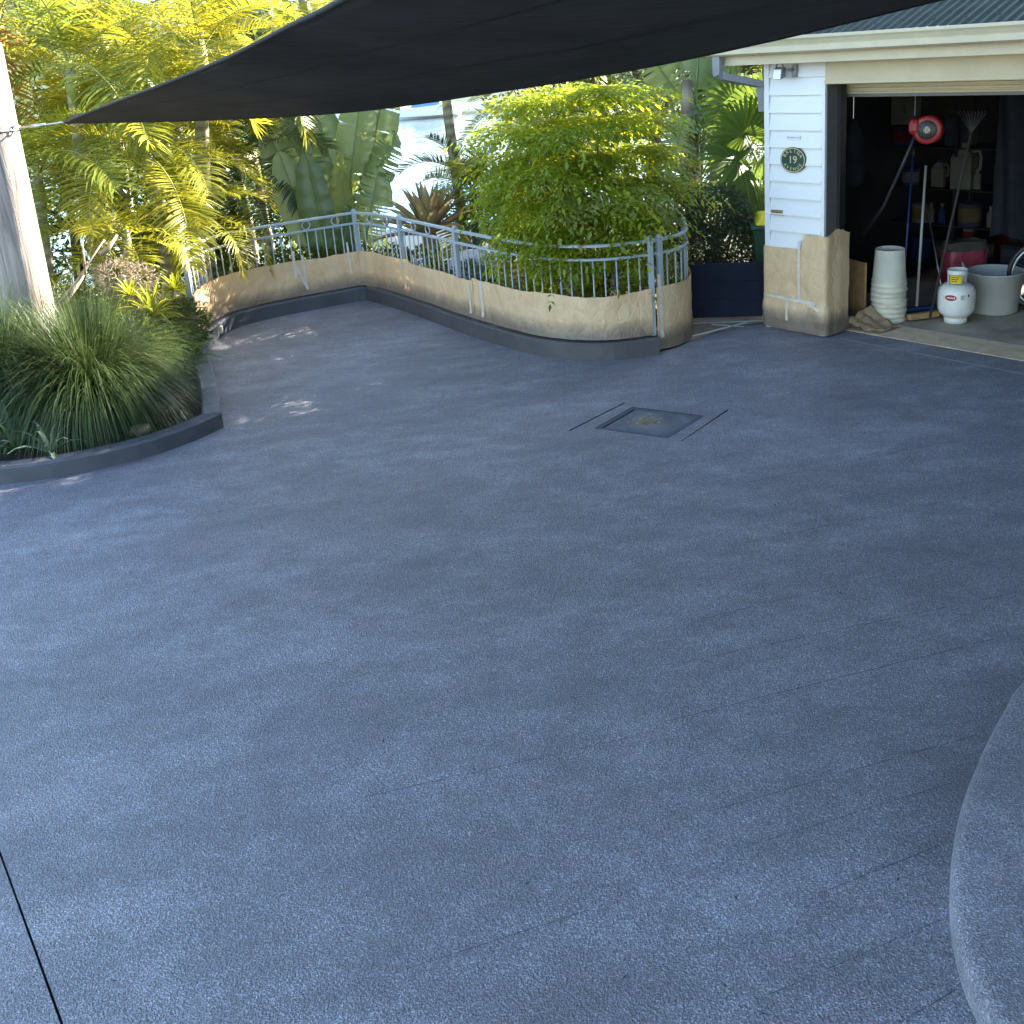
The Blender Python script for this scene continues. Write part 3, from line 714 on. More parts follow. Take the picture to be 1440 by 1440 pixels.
# ---- things on the garage wall
def gthing(name, u, n, z, label, cat): return thing(name, g3(u, n, z), label, cat)
FL = gthing('flood_light', -.31, -.03, 2.22, 'small grey flood light high on the white garage wall', 'wall light')
gbox(-.30, -.255, -.05, -.018, 2.175, 2.275).build('wall_plate', 'grey_pipe', FL, bevel=.004)
mb = MB(); mb.tube([g3(-.28, -.05, 2.235), g3(-.30, -.09, 2.24), g3(-.335, -.10, 2.235)], .010, 8); mb.build('arm', 'grey_pipe', FL, True)
mb = MB(); c = g2(-.365, -.10); mb.add([g3(-.41,-.16,2.165), g3(-.325,-.16,2.165), g3(-.325,-.09,2.185), g3(-.41,-.09,2.185), g3(-.41,-.14,2.255), g3(-.325,-.14,2.255), g3(-.325,-.085,2.265), g3(-.41,-.085,2.265)], [(0,3,2,1),(4,5,6,7),(0,1,5,4),(1,2,6,5),(2,3,7,6),(3,0,4,7)]); hd = mb.build('lamp_head', 'grey_pipe', FL, bevel=.006)
mb = MB().quad(g3(-.402,-.1615,2.172), g3(-.333,-.1615,2.172), g3(-.333,-.1455,2.246), g3(-.402,-.1455,2.246)); mb.build('lens', 'steel', hd)
mb = MB(); mb.tube([g3(-.40,-.12,2.26), g3(-.39,-.12,2.29), g3(-.36,-.12,2.30), g3(-.335,-.12,2.285), g3(-.33,-.12,2.26)], .006, 6); mb.build('bracket', 'grey_pipe', FL, True)

def disc_on_wall(mb, u, z, ru, rz, n0, n1, k=36):
    P = [g3(u + ru*math.cos(2*math.pi*i/k), n0, z + rz*math.sin(2*math.pi*i/k)) for i in range(k)] + [g3(u + ru*math.cos(2*math.pi*i/k), n1, z + rz*math.sin(2*math.pi*i/k)) for i in range(k)]
    mb.add(P, [tuple(range(k)), tuple(range(2*k-1, k-1, -1))] + [(i, k+i, k+(i+1) % k, (i+1) % k) for i in range(k)])
sg = gthing('house_number_sign', -.297, -.022, 1.5, 'oval dark green house number sign reading 19 on the garage wall', 'sign')
mb = MB(); disc_on_wall(mb, -.297, 1.5, .122, .108, -.034, -.018); mb.build('plate', 'sign_green', sg)
mb = MB(); k = 40; P = []
for ru, rz in ((.116, .102), (.110, .096)): P += [g3(-.297 + ru*math.cos(2*math.pi*i/k), -.0365, 1.5 + rz*math.sin(2*math.pi*i/k)) for i in range(k)]
mb.add(P, [(i, (i+1) % k, k+(i+1) % k, k+i) for i in range(k)]); mb.build('border', 'gold', sg)
RXY = Matrix(((GU[0], 0, -GN[0]), (GU[1], 0, -GN[1]), (0, 1, 0)))
def letter(body, size, u, z, n, mat, parent, rot=0.):
    me = text_mesh(body, size, mat, .0015); o = bpy.data.objects.new('lettering', me); COL.objects.link(o); o.parent = parent
    w_ = world_of(parent); p_ = g3(u, n, z); o.location = tuple(p_[i]-w_[i] for i in range(3))
    o.rotation_euler = (RXY @ Matrix.Rotation(rot, 3, 'Z')).to_euler(); return o
letter('19', .088, -.297, 1.5, -.0365, 'gold', sg)
for q, ch in enumerate('BALIGA'):
    a = R(152 - q * 25); letter(ch, .040, -.297 + .088*math.cos(a), 1.5 + .076*math.sin(a), -.0365, 'gold', sg, a - math.pi/2)
for q, ch in enumerate('AVENUE'):
    a = R(212 + q * 23); letter(ch, .036, -.297 + .088*math.cos(a), 1.5 + .076*math.sin(a), -.0365, 'gold', sg, a + math.pi/2)
lp = gbox(-.365, -.235, -.028, -.020, 1.668, 1.702).build('name_plate', 'white'); tag(lp, 'narrow white name plate above the oval sign', 'plate')
letter('Harbour View', .016, -.30, 1.685, -.0295, 'jamb', lp) if False else None
mb = MB()
for q in range(11): c = -.355 + q*.0105; mb.quad(g3(c, -.029, 1.681), g3(c+.006, -.029, 1.681), g3(c+.006, -.029, 1.689 + .004*(q % 3 == 0)), g3(c, -.029, 1.688 + .003*(q % 4 == 1)))
mb.build('faint_print', 'grey_pipe', lp)
bp = gbox(-.525, -.40, -.029, -.012, 1.02, 1.066).build('brass_plate', 'brass', bevel=.003); tag(bp, 'small brass plate at the left of the white wall', 'plate')
gbox(-.505, -.42, -.031, -.029, 1.038, 1.048).build('slot', 'jamb', bp)

# paper wrap on the pier
wp = np.array([g2(-.60, .10), g2(-.60, .03), g2(-.598, -.02), g2(-.58, -.035), g2(-.45, -.035), g2(-.3, -.035), g2(-.15, -.035), g2(-.01, -.035), g2(.016, -.03), g2(.026, -.01), g2(.03, .06), g2(.05, .14), g2(.055, .26)])
wp = np.array([at(wp, s) for s in np.linspace(0, cum(wp)[-1], 220)])
pw = Paper(wp, .012, .80, .012, 11, .014, .008)
class PW(Paper):
    def top(s, a): t = a / s.L; return .745 + .13 * (t > .52) + .008 * noise.noise(Vector((a*6, 2, 3))) + (.05 * max(0, 1 - abs(t - .84) / .12)) + .02 * (t > .72) * noise.noise(Vector((a*25, 5, 1)))
pw.__class__ = PW
pw.sheet('masking_paper', 'crumpled brown paper wrapped round the foot of the white garage pier', tapes=[(.13, .30, .66, .285, .035), (.50, .30, .50, .82, .035), (.50, .305, .70, .23, .03), (.38, .1, .38, .28, .03), (.12, .05, .115, .72, .028)])
# brown paper crumpled on the floor behind the pier
mb = MB()
def crum(i, j):
    u = .05 + .30*i + .05*j; n_ = .27 + .3*j; h = .010 + .15 * (1-i)**2 * (.4 + .6*j) + .04*abs(noise.noise(Vector((i*3, j*3, 2)))) + .02*noise.noise(Vector((i*6, j*5, 7)))
    return g3(u, n_, max(.012, h))
mb.grid(crum, 22, 16); tag(mb.build('masking_paper', 'paper_clean', smooth=True), 'loose brown paper slumped on the garage floor beside the buckets', 'masking paper')

# ------------------------------------------------------------------ gate, floor paper, bin
gt = thing('low_gate', (1.66, 9.12, .05), 'low navy board gate between the railing end and garage', 'gate')
A, B = V(1.665, 9.16), V(2.375, 9.03); d = (B-A)/np.linalg.norm(B-A); ang = math.atan2(d[1], d[0]); Lg = np.linalg.norm(B-A); c = (A+B)/2
for q in range(3):
    zz = .045 + q*.17; mb = MB(); mb.box((*c, zz + .0845), (Lg, .022, .169), ang); mb.build('plank', 'navy', gt, bevel=.0015)
nb = V(-d[1], d[0])
for s_ in (.08, .92): mb = MB(); mb.box((*(A + d*Lg*s_ + nb*.022), .30), (.05, .02, .48), ang); mb.build('batten', 'navy', gt)
mb = MB(); mb.box((2.40, 8.985, .45), (.055, .055, .90), G_ANG); gpst = mb.build('gate_post', 'grey_pipe', bevel=.004); tag(gpst, 'short grey gate post against the white garage corner', 'post')
fp = [(1.37, 8.44), (1.62, 8.62), (1.86, 8.80), (2.12, 8.93), (2.37, 8.96), (2.39, 9.3), (1.5, 9.4), (1.42, 8.95)]
fpo = fill_poly('floor_paper', fp, .004, 'paper', kind=None); 
fpo.data.materials.clear(); fpo.data.materials.append(simple('floor_paper_brown', (.26, .19, .12), .7, 0, .35, 9)); tag(fpo, 'brown paper laid on the ground under the navy gate', 'floor paper')
def strip(mb, a, b, w_, z): a, b = np.array(a), np.array(b); d = (b-a)/np.linalg.norm(b-a); n_ = V(-d[1], d[0])*w_/2; mb.quad((*(a-n_), z), (*(b-n_), z), (*(b+n_), z), (*(a+n_), z))
for a, b, w_ in (((1.60, 8.70), (2.16, 9.0), .03), ((1.84, 9.02), (2.10, 8.86), .032), ((1.55, 9.12), (2.37, 9.0), .025)):
    mb = MB(); strip(mb, a, b, w_, .0075); mb.build('tape_strip', 'white', fpo)

wb = thing('wheelie_bin', (2.62, 9.75, -.12), 'green wheelie bin with a yellow lid behind the navy gate', 'bin')
def frustum(mb, c, b, t, h, ang=0, z0=0):
    P = []
    for (hx, hy), z_ in ((b, z0), (t, z0 + h)):
        for sx, sy in ((-1,-1),(1,-1),(1,1),(-1,1)): x, y = sx*hx, sy*hy; P.append((c[0] + x*math.cos(ang)-y*math.sin(ang), c[1] + x*math.sin(ang)+y*math.cos(ang), c[2] + z_))
    mb.add(P, [(0,3,2,1),(4,5,6,7),(0,1,5,4),(1,2,6,5),(2,3,7,6),(3,0,4,7)])
mb = MB(); frustum(mb, (2.62, 9.75, -.12), (.17, .19), (.225, .25), .84, R(-10), .05); mb.build('body', 'bin_green', wb, bevel=.015)
mb = MB(); frustum(mb, (2.62, 9.75, -.12), (.245, .27), (.245, .27), .035, R(-10), .865); mb.build('rim', 'bin_green', wb, bevel=.01)
mb = MB(); frustum(mb, (2.64, 9.75, -.12), (.22, .25), (.17, .2), .07, R(-10), .902); mb.build('lid', 'bin_yellow', wb, bevel=.02)
for s_ in (-1, 1): mb = MB(); mb.lathe([(.001, -.02), (.1, -.02), (.1, .02), (.001, .02)], 16, (2.62 + .0, 9.75 + .0, 0)); mb2 = MB(); mb2.tube([(2.62 + s_*.19, 10.0, -.02), (2.62 + s_*.23, 10.0, -.02)], .1, 16); mb2.build('wheel', 'black', wb)

# ------------------------------------------------------------------ things in the garage
FZ = .001
def bucket_profile(h=.37, rb=.122, rt_=.146):
    # upside down: rim at z 0, base on top
    return [(rt_-.004, .0), (rt_+.006, .0), (rt_+.006, .018), (rt_, .02), (rt_, .05), (rt_+.006, .052), (rt_+.006, .062), (rt_-.001, .064), (rt_-.002, .085), (rt_+.004, .087), (rt_+.004, .094), (rt_-.004, .097), (rb, h), (rb-.006, h+.002), (rb-.008, h-.018), (.001, h-.018)]
BUCKET = MB().lathe(bucket_profile(), 32).mesh('bucket_shell', 'plastic_white', True)
bx, by = 3.36, 8.745
names = ['lowest upturned white bucket of the stack beside the garage door', 'second upturned white bucket from the floor in the stack', 'third upturned white bucket from the floor in the stack', 'top upturned white bucket with an orange label on the stack']
for q in range(4):
    b_ = thing('bucket', (bx + .003*math.sin(q*2), by + .003*math.cos(q*3), FZ + q*.092), names[q], 'bucket', 'stacked upturned buckets'); put('shell', BUCKET, b_, rot=(R(.6*math.sin(q*3)), 0, q*.9))
    mb = MB(); a0 = R(-100 + q*17); rr = .156
    mb.tube([(bx + rr*math.cos(a0+t*1.1), by + rr*math.sin(a0+t*1.1), FZ + q*.092 + .04 - .03*math.sin(t*math.pi)+.0) for t in np.linspace(-.6, .6, 12)], .004, 6); mb.build('handle', 'plastic_white', b_, True)
    if q == 3:
        mb = MB(); k = 8; P = []
        for zz in (.115, .20):
            r_ = .1445 - (.146-.122) * zz / .37
            P += [(bx + r_*math.cos(R(-128 + i*7)), by + r_*math.sin(R(-128 + i*7)), FZ + q*.092 + zz) for i in range(k)]
        mb.add(P, [(i, i+1, k+i+1, k+i) for i in range(k-1)]); mb.build('label', 'orange', b_)
        mb = MB(); mb.tube([(bx + (.137-.024*t*.6)*math.cos(R(-70+t*14)), by + (.137-.024*t*.6)*math.sin(R(-70+t*14)), FZ+q*.092+.13+t*.17) for t in np.linspace(0, 1, 6)], .006, 6); mb.build('grip', 'plastic_white', b_, True)

gb = thing('gas_bottle', (3.87, 8.535, FZ), 'white gas bottle with red oval badge and yellow collar tag', 'gas bottle')
gx, gy = 3.87, 8.535
mb = MB().lathe([(.001, .045), (.06, .045), (.105, .055), (.135, .085), (.15, .12), (.153, .17), (.153, .262), (.149, .29), (.135, .318), (.105, .338), (.07, .348), (.001, .35)], 36, (gx, gy, FZ)); bd = mb.build('body', 'gas', gb, True)
mb = MB().lathe([(.1545, .206), (.1555, .210), (.1545, .214)], 36, (gx, gy, FZ)); mb.build('weld_seam', 'gas', bd, True)
mb = MB().lathe([(.088, .0), (.096, .0), (.096, .05), (.088, .05), (.088, .0)], 24, (gx, gy, FZ)); mb.build('foot_ring', 'gas', gb, True)
CAMA = math.atan2(-gy, -gx)
def arc(mb, r0_, z0_, z1_, a0, a1, k=14, r1_=None, mi=0):
    r1_ = r1_ or r0_
    P = [(gx + r0_*math.cos(a0+(a1-a0)*i/k), gy + r0_*math.sin(a0+(a1-a0)*i/k), FZ + z0_) for i in range(k+1)] + [(gx + r1_*math.cos(a0+(a1-a0)*i/k), gy + r1_*math.sin(a0+(a1-a0)*i/k), FZ + z1_) for i in range(k+1)]
    mb.add(P, [(i, i+1, k+2+i, k+1+i) for i in range(k)], mi)
mb = MB(); arc(mb, .083, .34, .45, CAMA + 1.35, CAMA + 2*math.pi - 1.9, 28); arc(mb, .079, .34, .45, CAMA + 1.35, CAMA + 2*math.pi - 1.9, 28)
arc(mb, .083, .43, .465, 0, 2*math.pi, 32); arc(mb, .079, .43, .465, 0, 2*math.pi, 32); arc(mb, .079, .465, .465, 0, 2*math.pi, 32, .083)
arc(mb, .083, .34, .45, CAMA - 1.15, CAMA - .95, 3); arc(mb, .079, .34, .45, CAMA - 1.15, CAMA - .95, 3)
mb.build('collar', 'gas', gb)
mb = MB(); arc(mb, .0845, .355, .425, CAMA - .75, CAMA + .45); tg = mb.build('yellow_tag', 'yellow', gb); tag(tg, 'yellow warning tag')
mb = MB(); 
for zz in (.37, .388, .406): arc(mb, .0852, zz, zz + .007, CAMA - .6, CAMA + .1 + .1*math.sin(zz*300))
mb.build('tag_print', 'darkred', tg)
mb = MB().lathe([(.02, .345), (.02, .39), (.03, .395), (.03, .42), (.001, .425)], 14, (gx, gy, FZ)); mb.build('valve', 'brass', gb, True)
mb = MB(); k = 20; P = [(gx + .1548*math.cos(CAMA - .28), gy + .1548*math.sin(CAMA - .28), FZ + .262)]
def surf(a, z_, r_=.1550): return (gx + r_*math.cos(CAMA + a), gy + r_*math.sin(CAMA + a), FZ + z_)
mb = MB(); mb.add([surf(-.30, .245, .1556)] + [surf(-.30 + .32*math.cos(2*math.pi*i/k), .245 + .026*math.sin(2*math.pi*i/k)) for i in range(k)], [(0, 1+i, 1+(i+1) % k) for i in range(k)]); bdg = mb.build('badge', 'red', bd)
mb = MB()
for q in range(6): a = -.50 + q*.075; mb.quad(surf(a, .240, .1562), surf(a+.05, .240, .1562), surf(a+.055, .252 + .003*(q % 2), .1562), surf(a+.005, .251, .1562))
mb.build('badge_print', 'white', bdg)
mb = MB()
for q in range(5): mb.quad(surf(.22, .232 + q*.008, .1552), surf(.22 + .22 + .05*math.sin(q*5), .232 + q*.008, .1552), surf(.44 + .05*math.sin(q*5), .236 + q*.008, .1552), surf(.22, .236 + q*.008, .1552))
mb.build('print', 'jamb', bd)
mb = MB().quad(surf(.60, .262, .1552), surf(.66, .247, .1552), surf(.72, .262, .1552), surf(.66, .277, .1552)); mb.build('diamond_mark', 'darkred', bd)

tb = thing('trug_tub', (4.31, 8.77, FZ), 'pale flexible tub with two loop handles beside the gas bottle', 'tub')
mb = MB().lathe([(.001, .0), (.185, .0), (.2, .012), (.235, .36), (.245, .362), (.245, .37), (.228, .368), (.19, .02), (.001, .015)], 36, (4.31, 8.77, FZ)); mb.build('body', 'tub', tb, True)
for s_ in (-1, 1):
    c = V(4.31, 8.77) + V(.85, -.35) * .238 * s_ / np.linalg.norm(V(.85, -.35)); t_ = V(.35, .85) / np.linalg.norm(V(.35, .85)); e = V(.85, -.35) * s_ * .03
    t_ = V(GU[0], GU[1]) if False else t_
    mb = MB(); mb.tube([(*(c + t_*.085*math.cos(a) + e*math.sin(a)), FZ + .355 + .075*math.sin(a)) for a in np.linspace(0, math.pi, 14)], .009, 8); mb.build('handle', 'tub', tb, True)

def stick(name, a, b, r_, mat, label, cat, extra=None):
    t = thing(name, (b[0], b[1], FZ), label, cat); mb = MB(); mb.tube([a, b], r_, 10); mb.build('handle', mat, t, True); return t
br = stick('broom', (3.86, 9.25, 1.27), (3.66, 8.86, .07), .012, 'tub', 'push broom with a pale handle and blue head in the garage', 'broom')
mb = MB(); mb.box((3.70, 8.84, .055), (.34, .055, .035), R(5)); hd = mb.build('head', 'blue', br, bevel=.008)
mb = MB(); mb.box((3.70, 8.84, .028), (.33, .05, .028), R(5)); mb.build('bristles', 'black', hd)
h2 = MB(); h2.box((3.64, 8.66, .04), (.30, .055, .055), R(12)); tag(h2.build('brush_head', 'wood_tan', bevel=.012), 'tan wooden brush head lying in front of the blue broom', 'brush')
st = stick('pole', (3.78, 9.35, 1.35), (3.58, 9.0, .02), .010, 'blue', 'thin blue pole leaning behind the white buckets', 'pole')
mb = MB(); mb.tube([(3.785, 9.36, 1.34), (3.80, 9.385, 1.43)], .013, 8); mb.build('grip', 'black', st, True)
st = stick('pole', (4.0, 9.5, .8), (3.95, 8.95, .05), .007, 'steel', 'thin metal rod leaning right of the broom', 'rod')
mb = MB(); mb.tube([(4.0, 9.505, .8), (4.01, 9.54, .86)], .011, 8); mb.build('grip', 'black', st, True)
st = stick('pole', (4.55, 9.85, 1.5), (4.42, 9.55, .02), .014, 'timber_dark', 'dark timber handle leaning by the red bag', 'pole')
mb = MB(); mb.tube([(4.552, 9.855, 1.495), (4.57, 9.89, 1.58)], .017, 8); mb.build('grip', 'black', st, True)

# hanging reel
hr = thing('hose_reel', (3.62, 8.6, 1.52), 'red hanging hose reel with a black face in the dark garage', 'hose reel')
ax = Vector((-.55, -.83, .05)).normalized(); c = Vector((3.60, 8.6, 1.665))
mb = MB(); mb.tube([c - ax*.06, c - ax*.05, c + ax*.05, c + ax*.06], [.10, .118, .118, .10], 28); hs = mb.build('housing', 'red', hr, True)
mb = MB(); mb.tube([c + ax*.0605, c + ax*.064], [.078, .074], 28); mb.build('face', 'black', hr, True)
mb = MB(); mb.tube([c + ax*.0645, c + ax*.07], [.028, .026], 20); hb = mb.build('hub', 'plastic_white', hr, True)
mb = MB(); s1 = ax.cross(Vector((0, 0, 1))).normalized()
for q in (-.013, 0.0, .013): a = c + ax*.0705 + s1*q; mb.tube([a - Vector((0,0,.018)), a + Vector((0,0,.018)) + s1*.008], .0028, 5)
mb.build('hub_mark', 'black', hb)
s2 = Vector((-s1.x, -s1.y, 0)) if s1.x > 0 else s1
bd2 = c + Vector((-.10, .04, .03)); mb = MB(); mb.box(tuple(bd2), (.10, .10, .13), R(-25)); mb.build('bracket', 'red', hr, bevel=.035)
mb = MB(); mb.tube([tuple(c + Vector((-.1, .05, .12))), tuple(c + Vector((-.1, .05, .6)))], .004, 6); mb.build('hanging_wire', 'steel', hr)
mb = MB(); mb.tube([tuple(bd2 + Vector((0, 0, -.09))), (3.42, 8.75, 1.3), (3.33, 8.85, 1.0), (3.2, 8.95, .75)], .016, 8); mb.build('hose', 'black', hr, True)

# shelf unit along the far part of the left wall
sh = thing('shelf_unit', g3(.55, 1.35, FZ), 'dark steel shelf unit loaded with paint tins inside the garage', 'shelves')
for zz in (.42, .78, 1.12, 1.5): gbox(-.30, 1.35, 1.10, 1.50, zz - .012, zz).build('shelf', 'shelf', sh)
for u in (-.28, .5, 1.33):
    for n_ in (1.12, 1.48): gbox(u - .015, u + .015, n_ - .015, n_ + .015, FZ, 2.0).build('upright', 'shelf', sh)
CAN = MB().lathe([(.001, 0), (.085, 0), (.088, .006), (.088, .18), (.084, .186), (.08, .182), (.001, .182)], 24)
LABEL = MB().lathe([(.0888, .04), (.0888, .15)], 24)
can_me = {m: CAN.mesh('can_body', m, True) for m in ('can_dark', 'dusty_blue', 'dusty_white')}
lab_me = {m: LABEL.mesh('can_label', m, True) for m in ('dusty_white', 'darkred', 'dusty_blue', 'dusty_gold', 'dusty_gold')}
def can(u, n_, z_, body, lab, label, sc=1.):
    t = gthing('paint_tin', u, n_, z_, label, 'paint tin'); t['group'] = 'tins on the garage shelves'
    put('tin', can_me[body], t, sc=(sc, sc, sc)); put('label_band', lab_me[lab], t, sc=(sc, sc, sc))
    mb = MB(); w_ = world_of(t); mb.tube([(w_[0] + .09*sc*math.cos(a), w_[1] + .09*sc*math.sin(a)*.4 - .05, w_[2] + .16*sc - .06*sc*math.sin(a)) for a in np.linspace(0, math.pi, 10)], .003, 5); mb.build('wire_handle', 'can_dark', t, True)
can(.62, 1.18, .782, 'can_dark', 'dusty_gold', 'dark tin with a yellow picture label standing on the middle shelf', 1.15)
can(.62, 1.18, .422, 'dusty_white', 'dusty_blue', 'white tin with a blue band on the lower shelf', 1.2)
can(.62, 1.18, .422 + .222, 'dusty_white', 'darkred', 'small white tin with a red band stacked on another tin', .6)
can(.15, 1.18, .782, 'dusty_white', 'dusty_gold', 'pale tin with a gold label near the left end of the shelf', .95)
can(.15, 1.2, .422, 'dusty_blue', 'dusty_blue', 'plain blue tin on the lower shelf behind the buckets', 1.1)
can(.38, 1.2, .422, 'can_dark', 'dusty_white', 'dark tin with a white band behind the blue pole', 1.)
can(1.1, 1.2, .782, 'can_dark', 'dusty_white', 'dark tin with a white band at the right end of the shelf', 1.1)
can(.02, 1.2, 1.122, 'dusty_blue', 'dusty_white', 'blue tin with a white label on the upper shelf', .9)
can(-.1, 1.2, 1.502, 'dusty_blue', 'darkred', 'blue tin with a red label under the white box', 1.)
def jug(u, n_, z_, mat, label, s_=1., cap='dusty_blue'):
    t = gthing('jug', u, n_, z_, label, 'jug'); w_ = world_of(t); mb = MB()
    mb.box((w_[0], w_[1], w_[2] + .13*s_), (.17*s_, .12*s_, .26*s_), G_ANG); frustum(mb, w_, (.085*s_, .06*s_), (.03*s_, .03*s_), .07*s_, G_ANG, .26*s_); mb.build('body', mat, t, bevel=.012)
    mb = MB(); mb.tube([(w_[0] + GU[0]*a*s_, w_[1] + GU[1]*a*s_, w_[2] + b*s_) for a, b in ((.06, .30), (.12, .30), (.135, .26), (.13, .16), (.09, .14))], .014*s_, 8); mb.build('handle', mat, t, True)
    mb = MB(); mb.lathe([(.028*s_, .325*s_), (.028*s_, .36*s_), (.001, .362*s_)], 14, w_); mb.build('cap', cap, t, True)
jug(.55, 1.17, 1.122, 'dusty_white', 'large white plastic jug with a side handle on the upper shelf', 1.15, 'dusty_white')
jug(1.02, 1.2, 1.122, 'dusty_orange', 'orange plastic jug at the right end of the upper shelf', .8, 'black')
jug(.3, 1.2, 1.122, 'dusty_white', 'small bluish plastic jug behind the hanging hose', .7)
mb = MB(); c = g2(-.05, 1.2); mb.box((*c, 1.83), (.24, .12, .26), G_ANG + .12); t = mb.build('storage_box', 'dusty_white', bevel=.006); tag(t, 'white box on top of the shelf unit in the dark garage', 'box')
mb = MB(); c = g2(-.03, 1.13); mb.box((*c, 1.85), (.03, .012, .09), G_ANG + .12); mb.build('handle_cutout', 'black', t)
gbox(-.2, .12, 1.14, 1.4, 1.502, 1.512).build('tray', 'dusty_blue', sh)
# cards on the side wall
for z0_, z1_, n0_, n1_, lab in ((1.52, 1.80, .42, .50, 'upper pale card fixed on the inner side wall of the garage'), (1.30, 1.46, .42, .53, 'lower pale card fixed on the inner side wall of the garage')):
    q = gbox(-.438, -.432, n0_ + .2, n1_ + .22, z0_, z1_).build('wall_card', 'dusty_white'); tag(q, lab, 'card')
    gbox(-.4318, -.431, n0_ + .22, n1_ + .2, z1_ - .05, z1_ - .03).build('print', 'grey_pipe', q)
# clear hanging bag on the side wall
mb = MB(); pr = [(.02, .62), (.05, .56), (.10, .42), (.085, .3), (.12, .18), (.10, .05), (.03, 0), (.001, 0)]
c = g2(-.33, .95); mb.lathe(pr, 14, (*c, 1.12)); t = mb.build('hanging_bag', 'can_dark', smooth=True); tag(t, 'dim grey bag hanging on the inner side wall', 'bag')
mb = MB(); mb.tube([(*c, 1.72), (*c, 2.2)], .004, 5); mb.build('cord', 'steel', t)
# red bag and red roll
rb = thing('feed_bag', (4.2, 9.15, FZ), 'maroon printed sack with a white folded top behind the tub', 'sack')
mb = MB()
def sack(i, j):
    a = 2*math.pi*i; rx, ry = .21, .13; k = .92 + .10*noise.noise(Vector((math.cos(a)*2, math.sin(a)*2, j*3)))
    return (4.2 + rx*k*math.copysign(abs(math.cos(a))**.6, math.cos(a)), 9.15 + ry*k*math.copysign(abs(math.sin(a))**.6, math.sin(a)), FZ + j*.5)
mb.grid(sack, 28, 10); mb.build('sack_body', 'maroon', rb, True)
mb = MB(); mb.grid(lambda i, j: tuple(np.array(sack(i, 1.0 + .0*j)) * 1 + V((sack(i, 1)[0]-4.2)*(.04 - .1*j), (sack(i, 1)[1]-9.15)*(.04 - .4*j), .0 + .07*j + .02*noise.noise(Vector((i*9, j*4, 1))))), 28, 4); mb.build('folded_top', 'dusty_white', rb, True)
mb = MB(); mb.quad((4.12, 9.013, .18), (4.31, 9.013, .18), (4.31, 9.011, .32), (4.12, 9.011, .32)); mb.build('print_panel', 'dusty_white', rb)
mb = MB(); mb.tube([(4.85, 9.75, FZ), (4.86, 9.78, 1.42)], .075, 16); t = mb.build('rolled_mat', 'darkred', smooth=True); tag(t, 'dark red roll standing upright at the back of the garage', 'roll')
mb = MB(); mb.ring((4.855, 9.765, .9), (0, 0, 1), .077, .006, 20, 5); mb.build('band', 'black', t)
# large dark round-topped cover in front of the rear window
dc = thing('covered_machine', g3(2.0, 4.6, FZ), 'large dark round-topped covered shape deep in the garage', 'covered machine')
mb = MB(); mb.grid(lambda i, j: g3(2.0 + .95*(1-.25*j*j)*math.cos(math.pi*2*i) , 4.6 + .6*math.sin(math.pi*2*i)*(1-.3*j*j), FZ + 1.95*math.sin(j*math.pi/2)) if j < 1 else g3(2.0, 4.6, FZ + 1.96), 28, 12); mb.build('cover', 'black', dc, True)
# spade shapes against the side wall
sd = stick('spade', (3.1, 9.33, 1.25), (3.02, 9.02, .35), .014, 'timber_dark', 'old spade leaning on the inner side wall', 'spade')
mb = MB(); mb.grid(lambda i, j: (2.95 + .14*i*(1-.25*j) + .0175*j, 8.99 - .1*j, .37 - .34*j + .02*math.sin(i*math.pi)), 6, 6); mb.build('blade', 'timber_dark', sd, True)
mb = MB(); mb.box((3.12, 8.94, .21), (.02, .30, .62), R(20)); tag(mb.build('board', 'wood_tan'), 'narrow tan board leaning just inside the jamb', 'board')

# more clutter in the dark
cl_ = thing('hose_coil', g3(-.40, .62, 1.0), 'dark coiled hose hanging on the inner side wall', 'hose')
for q in range(4):
    mb = MB(); mb.ring(g3(-.385 + .012*q, .66 + .006*q, .92 - .01*q), (GU[0], GU[1], .08*(q-1)), .155 + .006*q, .011, 26, 6); mb.build('loop', 'black', cl_, True)
mb = MB(); mb.tube([g3(-.43, .66, 1.09), g3(-.36, .66, 1.09), g3(-.36, .66, 1.12)], .006, 6); mb.build('hook', 'steel', cl_)
rk_ = stick('rake', g3(.72, 1.0, 1.62), g3(.52, .82, .05), .011, 'timber_dark', 'dark rake standing head-up against the shelf behind the broom', 'rake')
for q in range(9):
    mb = MB(); a0 = g3(.72, 1.0, 1.62); mb.tube([a0, g3(.72 + (q-4)*.028, 1.0, 1.78), g3(.72 + (q-4)*.03, .97, 1.80)], .003, 5); mb.build('tine', 'black', rk_)
for i, (u, n_, z0_, w_, d_, h_, lab) in enumerate([(1.05, 1.28, .424, .26, .2, .2, 'dark crate on the lower shelf behind the gas bottle'), (.88, 1.3, 1.124, .16, .16, .22, 'dim box between the jugs on the upper shelf'), (1.2, 1.25, 1.504, .3, .24, .2, 'dark crate on the top shelf right of the hanging reel'), (.45, 1.3, 1.504, .22, .2, .28, 'dark box on the top shelf behind the hanging reel')]):
    t = gbox(u - w_/2, u + w_/2, n_ - d_/2, n_ + d_/2, z0_, z0_ + h_).build('crate', 'can_dark', bevel=.008); tag(t, lab, 'crate')
    gbox(u - w_/2 - .006, u + w_/2 + .006, n_ - d_/2 - .006, n_ + d_/2 + .006, z0_ + h_ - .03, z0_ + h_ - .008).build('rim', 'shelf', t)
